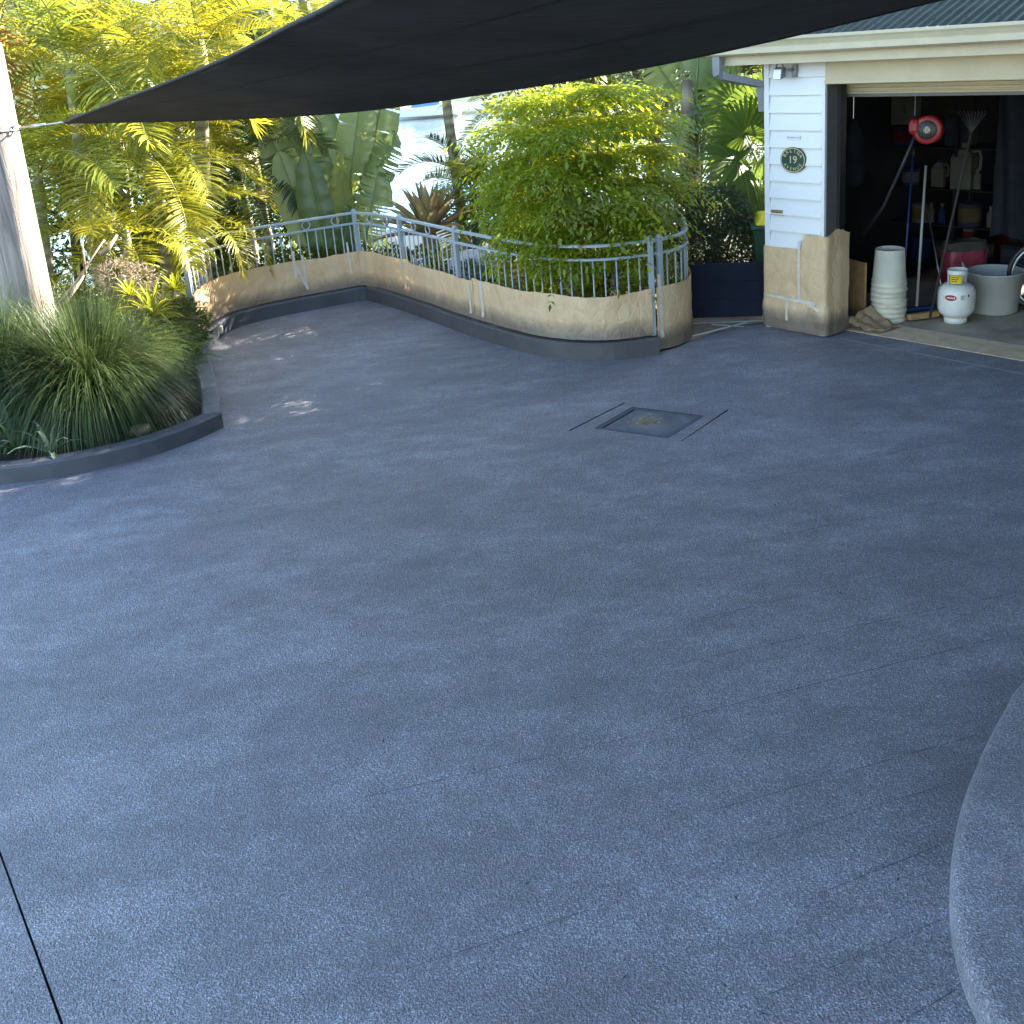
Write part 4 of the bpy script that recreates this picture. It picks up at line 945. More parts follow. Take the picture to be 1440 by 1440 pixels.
for i, (u, z0_, mat, lab) in enumerate([(.25, .784, 'dusty_white', 'small dim bottle left of the blue pole on the middle shelf'), (.36, .784, 'dusty_blue', 'small blue bottle on the middle shelf'), (.82, .784, 'dusty_white', 'small dim bottle between the shelf tins'), (.92, .784, 'darkred', 'small dark red bottle near the right shelf tin'), (.78, .424, 'dusty_blue', 'blue bottle on the lower shelf'), (.68, 1.124, 'dusty_white', 'small pale bottle right of the large jug')]):
    t = gthing('bottle', u, 1.17, z0_, lab, 'bottle'); w_ = world_of(t)
    mb = MB().lathe([(.001, 0), (.032, 0), (.034, .01), (.034, .12), (.016, .15), (.015, .17), (.001, .17)], 14, w_); mb.build('body', mat, t, True)
    mb = MB().lathe([(.018, .165), (.018, .19), (.001, .191)], 12, w_); mb.build('cap', 'black', t, True)

for o in list(scene.objects):
    if o.parent is None and o.name.split('.')[0] in ('paint_tin', 'jug', 'bottle', 'crate', 'shelf_unit', 'storage_box'):
        o.location = o.location + Vector((*(GU*-.27 + GN*.65), -.11))
# black sheet added as darkness over the right half of the shelves
mb = MB(); mb.grid(lambda i, j: g3(.62 + .75*i, 1.66 + .05*math.sin(i*17 + j*2) + .03*noise.noise(Vector((i*5, j*3, 4))), .62 + 1.5*j + .03*math.sin(i*9)), 40, 12)
t = mb.build('tarpaulin', 'can_dark', smooth=True); tag(t, 'black tarpaulin hanging over the right half of the garage shelves', 'tarpaulin')
# bicycle at the right edge
bk = thing('bicycle', (4.70, 8.55, FZ), 'bicycle with a silver rim at the right edge of the garage', 'bicycle')
def wheel(c, ax, nm):
    mb = MB(); mb.ring(c, ax, .315, .019, 36, 8); w_ = mb.build('wheel', 'black', bk, True)
    mb = MB(); mb.ring(c, ax, .288, .011, 36, 6); mb.build('rim', 'steel', w_, True)
    mb = MB(); mb.tube([Vector(c) - Vector(ax)*.04, Vector(c) + Vector(ax)*.04], .018, 10)
    a = Vector(ax).normalized(); e = a.orthogonal().normalized(); f = a.cross(e)
    for q in range(24):
        t = 2*math.pi*q/24; mb.tube([Vector(c) + a*.02*(-1)**q, Vector(c) + (e*math.cos(t)+f*math.sin(t))*.285], .0016, 4)
    mb.build('spokes', 'steel', w_)
bdirv = Vector((.80, -.60, 0)); bax = Vector((.60, .80, 0)); wc = Vector((4.66, 8.53, FZ + .335)); wc2 = wc + bdirv * 1.02
wheel(wc, bax, 'front'); wheel(wc2, bax, 'rear')
hd_ = wc + bdirv*.22 + Vector((0, 0, .52)); bb = wc + bdirv*.60 + Vector((0, 0, -.05)); se = wc + bdirv*.72 + Vector((0, 0, .50))
mb = MB(); mb.tube([wc, wc + bdirv*.06 + Vector((0,0,.12)), hd_], .014, 8); mb.build('fork', 'black', bk, True)
mb = MB()
for a, b in ((hd_, bb), (hd_, se), (se, bb), (bb, wc2), (se, wc2)): mb.tube([a, b], .017, 8)
mb.build('frame', 'blue', bk, True)
mb = MB(); mb.tube([hd_, hd_ + Vector((0,0,.1))], .014, 8); mb.tube([hd_ + Vector((0,0,.1)) - bax*.28, hd_ + Vector((0,0,.1)) + bax*.28], .012, 8); mb.build('handlebar', 'black', bk, True)
mb = MB(); mb.lathe([(.001, 0), (.05, .0), (.07, .03), (.04, .05), (.001, .05)], 14, tuple(se + Vector((0, 0, .08)))); mb.tube([se, se + Vector((0,0,.09))], .012, 8); mb.build('saddle', 'black', bk, True)
mb = MB(); mb.ring(bb, bax, .08, .006, 20, 5); mb.build('chainring', 'steel', bk)
mb = MB(); mb.lathe([(.001, 0), (.02, .004), (.026, .02), (.018, .034), (.001, .036)], 12, (3.1, 8.56, .012)); tag(mb.build('ball', 'plastic_white', smooth=True), 'small pale ball on the garage threshold', 'ball')

# ------------------------------------------------------------------ sail and its post
po = thing('timber_post', (-3.99, 8.32, .05), 'thick weathered timber post holding the sail corner at the left', 'post')
mb = MB(); k = 26; rows = []
for j, zz in enumerate(np.linspace(.05, 2.93, 16)):
    cx = -3.985 + .03 * (zz / 2.9); r_ = .205 - .012 * zz / 2.9
    for i in range(k):
        a = 2*math.pi*i/k; rr = r_ * (1 + .03*noise.noise(Vector((math.cos(a)*1.5, math.sin(a)*1.5, zz*.6))))
        rows.append((cx + rr*math.cos(a), 8.32 + rr*math.sin(a), zz))
mb.add(rows, [(j*k+i, j*k+(i+1) % k, (j+1)*k+(i+1) % k, (j+1)*k+i) for j in range(15) for i in range(k)] + [tuple(15*k+i for i in range(k))])
mb.build('shaft', 'pole', po, True)
mb = MB(); mb.ring((-3.96, 8.32, 2.27), (0, 0, 1), .199, .008, 28, 6); mb.build('steel_band', 'steel', po, True)
mb = MB(); mb.ring((-3.742, 8.27, 2.285), (.2, 1, 0), .026, .007, 14, 6); mb.build('eye_bolt', 'steel', po, True)

sl = thing('shade_sail', (-3.34, 8.2, 2.30), 'dark charcoal shade sail stretched over the driveway', 'shade sail')
FAR = spline([(-3.34, 8.2, 2.30), (-2.1, 7.9, 2.25), (-.98, 7.5, 2.25), (.04, 7, 2.33), (.93, 6.6, 2.42), (1.72, 6.2, 2.54), (2.46, 5.8, 2.68), (3.4, 5.25, 2.87), (4.5, 4.5, 3.1), (5.6, 3.7, 3.35)], 49)
LEFT = spline([(-3.34, 8.2, 2.30), (-2.72, 7.5, 2.425), (-2.03, 6.6, 2.55), (-1.35, 5.5, 2.67), (-.86, 4.6, 2.77), (-.47, 3.6, 2.82), (.15, 2.2, 2.95), (.8, .6, 3.08), (1.5, -1.4, 3.25)], 49)
mb = MB()
def sailp(i, j):
    a = LEFT[int(round(i*48))]; b = FAR[int(round(i*48))]; p_ = a*(1-j) + b*j
    p_ = p_ + V(0, 0, 1) * (-.10 * math.sin(math.pi*j) * i + .012*noise.noise(Vector((p_[0]*1.3, p_[1]*1.3, 0))))
    in_ = V(4.3, 4.6, 3.12)*.5 + V(1.5, -1.4, 3.25)*.5
    return p_ + V(1.6, -1.3, .1) * (math.sin(math.pi*j) * max(0, i-.5)**1.5 / .354)
mb.grid(sailp, 48, 30); cl = mb.build('cloth', 'sail', sl, True)
so = cl.modifiers.new('solid', 'SOLIDIFY'); so.thickness = .003
for jj in (.22, .5, .78):
    mb = MB(); rows = []
    for q in range(49):
        a_ = np.array(sailp(q/48, jj)); b_ = np.array(sailp(q/48, jj + .012)); rows += [tuple(a_ - V(0, 0, .0055)), tuple(b_ - V(0, 0, .0055))]
    mb.add(rows[8:], [(2*q, 2*q+1, 2*q+3, 2*q+2) for q in range(len(rows[8:])//2 - 1)]); mb.build('seam', 'hem', sl, True)
mb = MB(); mb.tube([tuple(p_) for p_ in FAR], .011, 6); mb.build('far_hem', 'hem', sl, True)
mb = MB(); mb.tube([tuple(p_) for p_ in LEFT], .011, 6); mb.build('near_hem', 'hem', sl, True)
mb = MB(); mb.tube([(-3.34, 8.2, 2.30), (-3.52, 8.235, 2.293), (-3.72, 8.265, 2.286)], [.008, .006, .006], 6)
mb.tube([(-3.62, 8.25, 2.29), (-3.50, 8.23, 2.294)], .013, 8); mb.build('turnbuckle', 'steel', sl, True)
mb = MB(); mb.ring((-3.345, 8.2, 2.30), (.3, .2, 1), .024, .006, 14, 6); mb.build('corner_ring', 'steel', sl, True)

# ------------------------------------------------------------------ plants
def unit(v): v = np.asarray(v, float); return v / (np.linalg.norm(v) + 1e-9)
def blade_strip(pts, widths, side):
    """ribbon along pts; returns verts, quads (last quad degenerate-free: tip has small width)"""
    vs = []
    for p_, w_, s_ in zip(pts, widths, side): vs += [p_ - s_*w_/2, p_ + s_*w_/2]
    n_ = len(pts); return vs, [(2*i, 2*i+1, 2*i+3, 2*i+2) for i in range(n_-1)]
def frond_mesh(name, mats, L=1.6, pairs=42, ll=.42, lw=.032, bend=1.5, vang=.35, droop=.5, seed=0, stalk=.14, dens_tip=.22):
    """pinnate palm frond: base at origin, grows along +x, arching down"""
    rn = random.Random(seed); vs = []; fs = []; mi = []
    n_ = 26; pts = []; dirs = []; p_ = V(0, 0, 0); sw = rn.uniform(-.25, .25)
    for i in range(n_ + 1):
        t = i / n_; a = .35 - bend * t ** 1.35; y = sw * t * t
        d = unit((math.cos(a), y, math.sin(a))); pts.append(p_.copy()); dirs.append(d); p_ = p_ + d * L / n_
    # rachis: triangular tube
    for i in range(n_ + 1):
        r_ = .013 * (1 - .85 * i / n_); d = dirs[i]; s_ = unit(np.cross(d, (0, 0, 1))); u_ = np.cross(s_, d)
        vs += [pts[i] + s_*r_, pts[i] - s_*r_, pts[i] + u_*r_]
    for i in range(n_):
        for j in range(3): fs.append((i*3+j, i*3+(j+1) % 3, i*3+3+(j+1) % 3, i*3+3+j)); mi.append(1)
    for q in range(pairs):
        t = stalk + (1 - stalk) * (q + .5) / pairs; x = t * n_; i = min(int(x), n_-1); f = x - i
        b = pts[i]*(1-f) + pts[i+1]*f; d = dirs[i]; s_ = unit(np.cross(d, (0, 0, 1))); u_ = np.cross(s_, d)
        tt = (t - stalk) / (1 - stalk); l = ll * (.45 + .9*math.sin(math.pi*min(1, .18 + .78*tt)) * .62) * rn.uniform(.85, 1.1)
        fa = .95 - .55*tt
        for sg in (-1, 1):
            va = vang + rn.uniform(-.18, .18); lat = s_*sg*math.cos(va) + u_*math.sin(va); dd = unit(d*math.cos(fa+.5)*1.0 + lat*math.sin(fa+.35) + V(rn.uniform(-.08,.08), rn.uniform(-.08,.08), rn.uniform(-.08,.08)))
            pp = [b]; cur = dd; dr = droop * rn.uniform(.6, 1.4)
            for k_ in range(3): pp.append(pp[-1] + cur*l/3); cur = unit(cur + V(0, 0, -dr*.55*(k_+1)/1.6))
            sd = unit(np.cross(dd, u_)); o_ = len(vs)
            v_, f_ = blade_strip(pp, [lw*.5, lw, lw*.75, lw*.08], [sd]*4); vs += v_; fs += [tuple(a_+o_ for a_ in f__) for f__ in f_]; mi += [0]*len(f_)
    return arr_mesh(name, vs, fs, mats, mi)
def palm(label, base, crown, rtrunk, fronds, nf, tilt=(1.25, -.35), sc=(.85, 1.15), seed=0, group='palms beyond the railing', name='palm_tree', trunk_mat='palm_trunk', shaft=True, az=None):
    rn = random.Random(seed); t = thing(name, base, label, 'palm', group); base = V(*base); crown = V(*crown)
    side = V(rn.uniform(-.1, .1), rn.uniform(-.1, .1), 0)
    pts = [base + (crown-base)*q + side*math.sin(q*math.pi)*.5 for q in np.linspace(0, 1, 10)]
    mb = MB(); mb.tube([tuple(p_) for p_ in pts], [rtrunk*(1.15 - .35*q) for q in np.linspace(0, 1, 10)], 14); mb.build('trunk', trunk_mat, t, True)
    if shaft:
        mb = MB(); d = unit(crown - base); mb.tube([tuple(crown - d*.35), tuple(crown - d*.15), tuple(crown + d*.12)], [rtrunk*.8, rtrunk*1.0, rtrunk*.45], 12); mb.build('crownshaft', 'rachis', t, True)
    for q in range(nf):
        a = q * 2.39996 + rn.uniform(-.3, .3) if az is None else az[q % len(az)] + rn.uniform(-.15, .15); f = q / max(1, nf-1)
        pit = tilt[0] + (tilt[1] - tilt[0]) * f + rn.uniform(-.12, .12); s_ = rn.uniform(*sc)
        put('frond', fronds[rn.randrange(len(fronds))], t, tuple(crown - base), (rn.uniform(-.25, .25), -pit + .35, a), (s_, s_, s_))
    return t
GOLD = [frond_mesh('golden_frond', ('palm_gold', 'rachis'), 1.55, 50, .46, .021, b_, .38, .5, i) for i, b_ in enumerate((1.2, 1.6, 2.0, 1.4))]
GREEN = [frond_mesh('green_frond', ('palm_green', 'rachis'), 1.6, 50, .48, .022, b_, .34, .45, 10+i) for i, b_ in enumerate((1.1, 1.6, 1.9))]
DARKF = [frond_mesh('dark_frond', ('palm_dark', 'petiole'), 1.4, 46, .42, .022, b_, .3, .4, 20+i) for i, b_ in enumerate((1.0, 1.5))]
DRY = [frond_mesh('dry_frond', ('palm_dry', 'sheath'), 1.5, 40, .45, .026, 2.2, .1, .9, 30)]
PYG = [frond_mesh('small_palm_frond', ('palm_dark', 'petiole'), .95, 46, .30, .017, b_, .45, .25, 40+i) for i, b_ in enumerate((.9, 1.3, 1.7))]
PYG2 = [frond_mesh('small_palm_frond_lit', ('palm_green', 'petiole'), .95, 46, .30, .018, b_, .4, .3, 50+i) for i, b_ in enumerate((1.2, 1.6))]
palm('golden cane palm with a pale ringed trunk rising through the sail edge', (-3.42, 11.5, .05), (-3.08, 11.5, 2.78), .085, GOLD, 15, (1.3, -.3), (.9, 1.2), 1)
palm('golden cane palm with its bright crown just below the sail tip', (-3.62, 10.6, .05), (-3.54, 10.6, 1.82), .055, GOLD, 13, (1.1, -.5), (.75, 1.0), 2)
palm('green palm behind the timber post with fronds above the sail', (-4.5, 11.2, .05), (-4.35, 11.1, 2.7), .07, GREEN + GOLD[:1], 15, (1.35, -.3), (.9, 1.2), 3)
palm('low golden palm spilling over the shrubs left of the railing', (-3.72, 10.0, .05), (-3.66, 9.95, 1.08), .045, GOLD, 11, (1.1, -.4), (.55, .75), 4)
palm('dark green palm in the shade between golden palms and paddle leaves', (-3.35, 13.5, -.4), (-3.35, 13.5, 1.0), .06, DARKF, 15, (1.3, -.2), (.8, 1.1), 5)
palm('small golden palm arching over the left end of the railing', (-3.25, 10.75, .05), (-3.2, 10.7, 1.1), .045, GOLD, 8, (1.0, -.2), (.5, .7), 6, az=[-.5, .1, 2.2, -1.3, 3.4])
palm('tall green palm at the upper left corner behind the post', (-5.6, 12.2, -.1), (-5.4, 12.0, 3.3), .08, GREEN + DRY, 15, (1.3, -.5), (.95, 1.25), 7)
palm('golden palm in the gap between the sail edge and top of the picture', (-2.2, 13.6, -.4), (-2.25, 13.5, 3.35), .08, GOLD + GREEN[:1], 15, (1.3, -.4), (.9, 1.2), 8)
palm('green palm low behind the timber post', (-4.75, 10.4, .05), (-4.6, 10.4, 1.7), .06, GREEN, 13, (1.2, -.4), (.75, 1.0), 9)
palm('tall palm far behind the golden palms', (-5.2, 14.2, -.6), (-5.0, 14.0, 3.0), .08, GREEN + GOLD[:2], 16, (1.35, -.35), (1.0, 1.3), 10)
palm('palm standing behind the ringed trunk palm', (-3.9, 13.0, -.3), (-3.95, 12.9, 2.3), .065, GOLD[:2] + GREEN, 15, (1.3, -.35), (.9, 1.15), 11)
palm('dark palm rising left of the paddle leaves', (-2.95, 12.9, -.3), (-2.98, 12.8, 1.5), .055, DARKF + GREEN[:1], 13, (1.25, -.2), (.75, 1.0), 12)
palm('small dark feather palm behind the bromeliad', (-.28, 12.0, -.15), (-.32, 12.0, 1.0), .055, PYG + PYG2, 22, (1.25, -.45), (.85, 1.1), 13, trunk_mat='bark', shaft=False)
palm('slim pale palm trunk behind the feather palm with its head under the sail', (-.46, 13.3, -.4), (-.6, 13.3, 3.4), .065, GREEN, 12, (1.2, -.5), (.9, 1.15), 14)
palm('green palm rising behind the leafy shrub', (.55, 12.2, -.2), (.5, 12.2, 2.0), .06, GREEN, 12, (1.2, -.3), (.75, 1.0), 15)
palm('palm behind the fan palm beside the garage', (3.4, 12.6, -.2), (3.3, 12.6, 2.2), .065, GREEN, 14, (1.3, -.5), (.8, 1.1), 16)
palm('feather palm behind the grey-green hedge shrub', (2.6, 12.3, -.2), (2.55, 12.2, 1.55), .06, GREEN + DARKF, 14, (1.25, -.4), (.7, 1.0), 17)

# dead stalks beside the post
t = thing('dead_frond_stalks', (-3.72, 9.0, .07), 'pale dead palm stalks leaning beside the timber post', 'dead stalks')
for a, b, r_ in (((-4.05, 8.75, .62), (-3.55, 9.1, 1.22), .02), ((-3.98, 8.72, .66), (-3.72, 8.95, .95), .018), ((-3.72, 8.95, .93), (-3.7, 8.98, 1.25), .012), ((-3.6, 9.05, 1.1), (-3.45, 9.15, 1.25), .025), ((-3.95, 8.7, .07), (-4.02, 8.74, .66), .02)):
    mb = MB(); mb.tube([a, tuple((np.array(a)+np.array(b))/2 + V(0, 0, -.03)), b], [r_, r_*.8, r_*.5], 8); mb.build('stalk', 'sheath', t, True)

# ---- giant paddle-leaf plants
def paddle(parent, base, start, tip, width, normal, tears, seed, mat='strel', curl=.06):
    """stalk from base to start, blade from start to tip; blade faces normal"""
    rn = random.Random(seed); base, start, tip = V(*base), V(*start), V(*tip); ax = unit(tip - start); L = np.linalg.norm(tip - start)
    nrm = unit(np.array(normal, float) - ax*np.dot(normal, ax)); sd = np.cross(ax, nrm); mb = MB()
    mid = (base + start)/2 + V(rn.uniform(-.04, .04), 0, 0)
    ribs = [start + ax*L*q - nrm*curl*L*math.sin(q*math.pi/2)*q*1.4 for q in np.linspace(0, 1, 25)]
    mb.tube([tuple(base), tuple(mid), tuple(start)] + [tuple(r_) for r_ in ribs[2::3]], [.026, .022, .018] + [.014*(1-.1*i) for i in range(len(ribs[2::3]))], 8, 1)
    n_ = 24; cuts = {s_: sorted(rn.sample(range(2, n_-1), min(tears, 20))) for s_ in (-1, 1)}
    for s_ in (-1, 1):
        seg = []; q0 = 0; drp = 0.
        bounds = [0] + cuts[s_] + [n_]
        for a, b in zip(bounds[:-1], bounds[1:]):
            dr = rn.uniform(0, .28) if tears > 3 else rn.uniform(0, .05); gap = .008 if tears else 0
            vs = []; cols = 4
            for i in range(a, b+1):
                t_ = i / n_; w_ = width*.54 * (math.sin(math.pi*min(1, t_*.94+.06))**.55) * (1 - .12*t_)
                if t_ > .97: w_ *= .4
                sh = (gap if i == a else -gap if i == b else 0)
                for c_ in range(cols):
                    f = c_/(cols-1); wob = .012*math.sin(i*1.7 + s_ + seed) + .006*(-1)**i
                    vs.append(ribs[min(i, 24)] + ax*(sh*f*2 + .10*w_*f) + sd*s_*w_*f*math.cos(dr*f*1.5) + nrm*(.16*w_*f*(1-f)*2 + wob*f) - nrm*dr*w_*f*f + V(0, 0, -dr*.5*w_*f*f))
            m = b - a; mb.add(vs, [(i*cols+c_, i*cols+c_+1, (i+1)*cols+c_+1, (i+1)*cols+c_) for i in range(m) for c_ in range(cols-1)], 0)
    return mb.build('leaf', [mat, 'petiole'], parent, True)
sp = thing('giant_paddle_plant', (-2.1, 12.4, -.1), 'giant paddle-leaf plant with broad upright leaves behind the railing corner', 'paddle plant')
b0 = (-2.05, 12.4, -.05)
for i, a in enumerate([
        ((-2.3, 12.3, .05), (-2.28, 12.15, .40), (-2.52, 12.1, 1.62), .46, (.25, -1, .2), 0), ((-2.15, 12.3, .05), (-2.12, 12.0, .25), (-2.22, 11.95, 1.60), .42, (.0, -1, .12), 0),
        ((-2.2, 12.5, .05), (-2.45, 12.6, .9), (-2.75, 12.6, 1.95), .44, (.4, -1, .2), 2), ((-2.0, 12.4, .05), (-1.98, 12.2, .45), (-1.88, 12.1, 1.55), .30, (-.6, -1, .1), 0),
        ((-2.0, 12.5, .05), (-1.95, 12.6, 1.0), (-2.15, 12.6, 2.25), .5, (.2, -1, .2), 3), ((-1.9, 12.5, .05), (-1.80, 12.5, 1.15), (-1.55, 12.5, 2.35), .5, (-.3, -1, .25), 3),
        ((-1.9, 12.4, .05), (-1.62, 12.3, .95), (-1.22, 12.25, 1.75), .52, (-.5, -1, .5), 8), ((-1.85, 12.4, .05), (-1.66, 12.2, .45), (-1.42, 12.1, 1.35), .5, (-.3, -1, .1), 9),
        ((-1.9, 12.3, .05), (-1.85, 12.1, .5), (-1.78, 11.95, 1.35), .24, (.7, -1, 0), 0), ((-2.05, 12.6, .05), (-2.3, 12.8, 1.3), (-2.55, 12.9, 2.4), .5, (.3, -1, .2), 3),
        ((-1.8, 12.6, .05), (-1.6, 12.7, 1.2), (-1.25, 12.7, 2.45), .52, (-.2, -1, .3), 5), ((-1.95, 12.2, .05), (-1.95, 11.95, .2), (-1.75, 11.85, .95), .26, (.4, -1, .3), 0)]):
    paddle(sp, *a, 100+i, ('strel', 'strel_b', 'strel', 'strel_c', 'strel_b')[i % 5])
rp = thing('giant_paddle_plant', (2.1, 11.1, -.1), 'torn paddle-leaf plant with drooping leaves left of the garage eave', 'paddle plant')
for i, a in enumerate([((2.1, 11.1, .2), (2.0, 10.95, 1.75), (1.75, 10.7, 1.15), .42, (-.3, -1, .6), 12), ((2.1, 11.1, .3), (2.15, 11.0, 1.85), (2.35, 10.8, 1.35), .36, (.3, -1, .6), 12),
        ((2.1, 11.1, .3), (2.0, 11.1, 1.9), (1.6, 11.0, 2.5), .42, (-.4, -1, .5), 8), ((2.1, 11.1, .3), (2.15, 11.1, 2.0), (2.3, 11.2, 2.95), .44, (.2, -1, .3), 7),
        ((2.1, 11.1, .2), (1.95, 10.9, 1.2), (1.8, 10.7, .75), .34, (-.2, -1, .7), 13), ((2.1, 11.1, .2), (2.1, 10.9, 1.05), (2.28, 10.7, .7), .32, (.2, -1, .6), 12),
        ((2.1, 11.1, .3), (2.3, 11.2, 2.0), (2.75, 11.2, 2.6), .42, (.3, -1, .5), 8), ((2.1, 11.1, .3), (1.9, 11.2, 1.9), (1.35, 11.3, 2.1), .4, (-.3, -1, .6), 10)]):
    paddle(rp, *a, 150+i, ('strel', 'strel_b', 'strel_c')[i % 3])
mb = MB(); mb.tube([(2.1, 11.1, -.1), (2.08, 11.1, .8), (2.06, 11.08, 1.5), (2.05, 11.05, 2.1)], [.11, .10, .09, .05], 12); mb.build('trunk', 'sheath', rp, True)
for q in range(16):
    a = random.uniform(0, 6.28); z0_ = random.uniform(.7, 1.8); l = random.uniform(.35, .7); c = V(2.07, 11.1, z0_); d = V(math.cos(a), math.sin(a), 0)
    mb = MB(); sd = V(-d[1], d[0], 0)*.035; pts = [c, c + d*.1 + V(0,0,.03), c + d*.16 + V(0,0,-l*.5), c + d*.15 + V(0,0,-l)]
    v_, f_ = blade_strip(pts, [.06, .05, .06, .02], [unit(sd)]*4); mb.add(v_, f_); mb.build('dead_sheath', 'sheath', rp, True)

# ---- bromeliad
bm_ = thing('bromeliad', (-.82, 11.3, .6), 'large bronze and green bromeliad rosette behind the side railing', 'bromeliad')
for q in range(34):
    rn = random.Random(500+q); a = q*2.39996; f = q/33; el = 1.35 - 1.05*f + rn.uniform(-.08, .08); l = .64 + .2*f*rn.uniform(.8, 1.1); w_ = .13
    d = V(math.cos(a)*math.cos(el), math.sin(a)*math.cos(el), math.sin(el)); sd = unit(V(-math.sin(a), math.cos(a), 0)); up_ = np.cross(d, sd); up_ = up_ if up_[2] > 0 else -up_
    mb = MB(); c = V(-.82, 11.3, .62) ; rows = []
    for i in range(9):
        t_ = i/8; p_ = c + d*l*t_ + V(0, 0, -.10*f*t_*t_*1.6); ww = w_*(1 - .45*t_)*(1 if t_ < .75 else (1-t_)/.25*.9 + .02)
        for s_ in (-1, -.5, 0, .5, 1): rows.append(p_ + sd*s_*ww/2 + up_*abs(s_)**1.5*ww*.35)
    mb.add(rows, [(i*5+j, i*5+j+1, (i+1)*5+j+1, (i+1)*5+j) for i in range(8) for j in range(4)]); mb.build('leaf', 'brom_a', bm_, True)
mb = MB(); mb.lathe([(.12, -.6), (.10, -.1), (.07, .05), (.01, .1)], 12, (-.82, 11.3, .62)); mb.build('base', 'sheath', bm_, True)

# ---- clouds of small leaves
def leaf_cloud(name, pos, nrm, size, mat, aspect=.42, fold=.18, up=None):
    """one 4-vertex leaf per row: base, two sides, tip"""
    n_ = len(pos); d = nrm / (np.linalg.norm(nrm, axis=1)[:, None] + 1e-9)
    rnd = RNG.normal(size=(n_, 3)) if up is None else up + RNG.normal(size=(n_, 3))*.28; s_ = np.cross(d, rnd); s_ /= np.linalg.norm(s_, axis=1)[:, None] + 1e-9
    u_ = np.cross(s_, d); L = size[:, None]
    b = pos; l_ = pos + d*L*.45 + s_*L*aspect*.5 + u_*L*fold*.4; r_ = pos + d*L*.45 - s_*L*aspect*.5 + u_*L*fold*.4; t_ = pos + d*L - u_*L*fold*.3
    vs = np.stack([b, l_, t_, r_], 1).reshape(-1, 3); fs = np.arange(n_*4).reshape(-1, 4)
    return arr_mesh(name, vs, fs, mat, smooth=False)
def clump_points(clumps, n_, shell=.55):
    c = np.array([k_[:3] for k_ in clumps], float); r_ = np.array([k_[3:6] if len(k_) > 4 else (k_[3],)*3 for k_ in clumps], float)
    wt = (r_[:, 0]*r_[:, 1]*r_[:, 2])**(2/3); idx = RNG.choice(len(c), n_, p=wt/wt.sum())
    d = RNG.normal(size=(n_, 3)); d /= np.linalg.norm(d, axis=1)[:, None]
    rad = shell + (1-shell)*RNG.random(n_)**.6
    return c[idx] + d*r_[idx]*rad[:, None], d
def cloud_plant(name, label, cat, base, clumps, n_, size, mat, stems, group=None, stem_mat='bark', aspect=.42, shell=.55, part='foliage', outw=.9, sr=.02):
    t = thing(name, base, label, cat, group); pos, d = clump_points(clumps, n_, shell)
    nr = d*outw + RNG.normal(size=(n_, 3))*.55 + V(0, 0, -.15); sz = size*(.7 + .6*RNG.random(n_))
    me = leaf_cloud(part, pos - V(*base), nr, sz, mat, aspect); o = put(part, me, t); o['kind'] = 'stuff'
    for a in stems:
        mb = MB(); a = [np.array(p_) for p_ in a]; k_ = len(a); mb.tube([tuple(p_) for p_ in a], [sr*(1 - .7*i/(k_-1)) for i in range(k_)], 8); mb.build('stem' if sr < .04 else 'trunk' if a is not None else '', stem_mat, t, True)
    return t

# ---- feathery shrub over the railing
def spray(rn, L=.42):
    """tri-pinnate leaf spray: list of (pos, dir, size)"""
    out = []; 
    for i in range(5):
        t_ = .25 + .75*i/4; c = V(L*t_, 0, .05*math.sin(t_*2.4) - .10*t_*t_)
        if i == 4: axs = [(V(1, 0, -.5), .16)]
        else: axs = [(V(.75, s_, -.18), .24*(1 - .5*t_)) for s_ in (-1, 1)]
        for ax, l in axs:
            ax = unit(ax); k_ = max(3, int(l/.040))
            for j in range(k_):
                p_ = c + ax*l*(j+.6)/k_ + V(0, 0, -.35*l*((j+.6)/k_)**2); sdv = unit(np.cross(ax, (0, 0, 1)))
                for s_ in (-1, 1): out.append((p_, unit(ax*.6 + sdv*s_*.9 + V(0, 0, rn.uniform(-.35, .0))), rn.uniform(.035, .054)))
            out.append((c + ax*l + V(0, 0, -.35*l), unit(ax + V(0, 0, -.5)), .075))
    return out
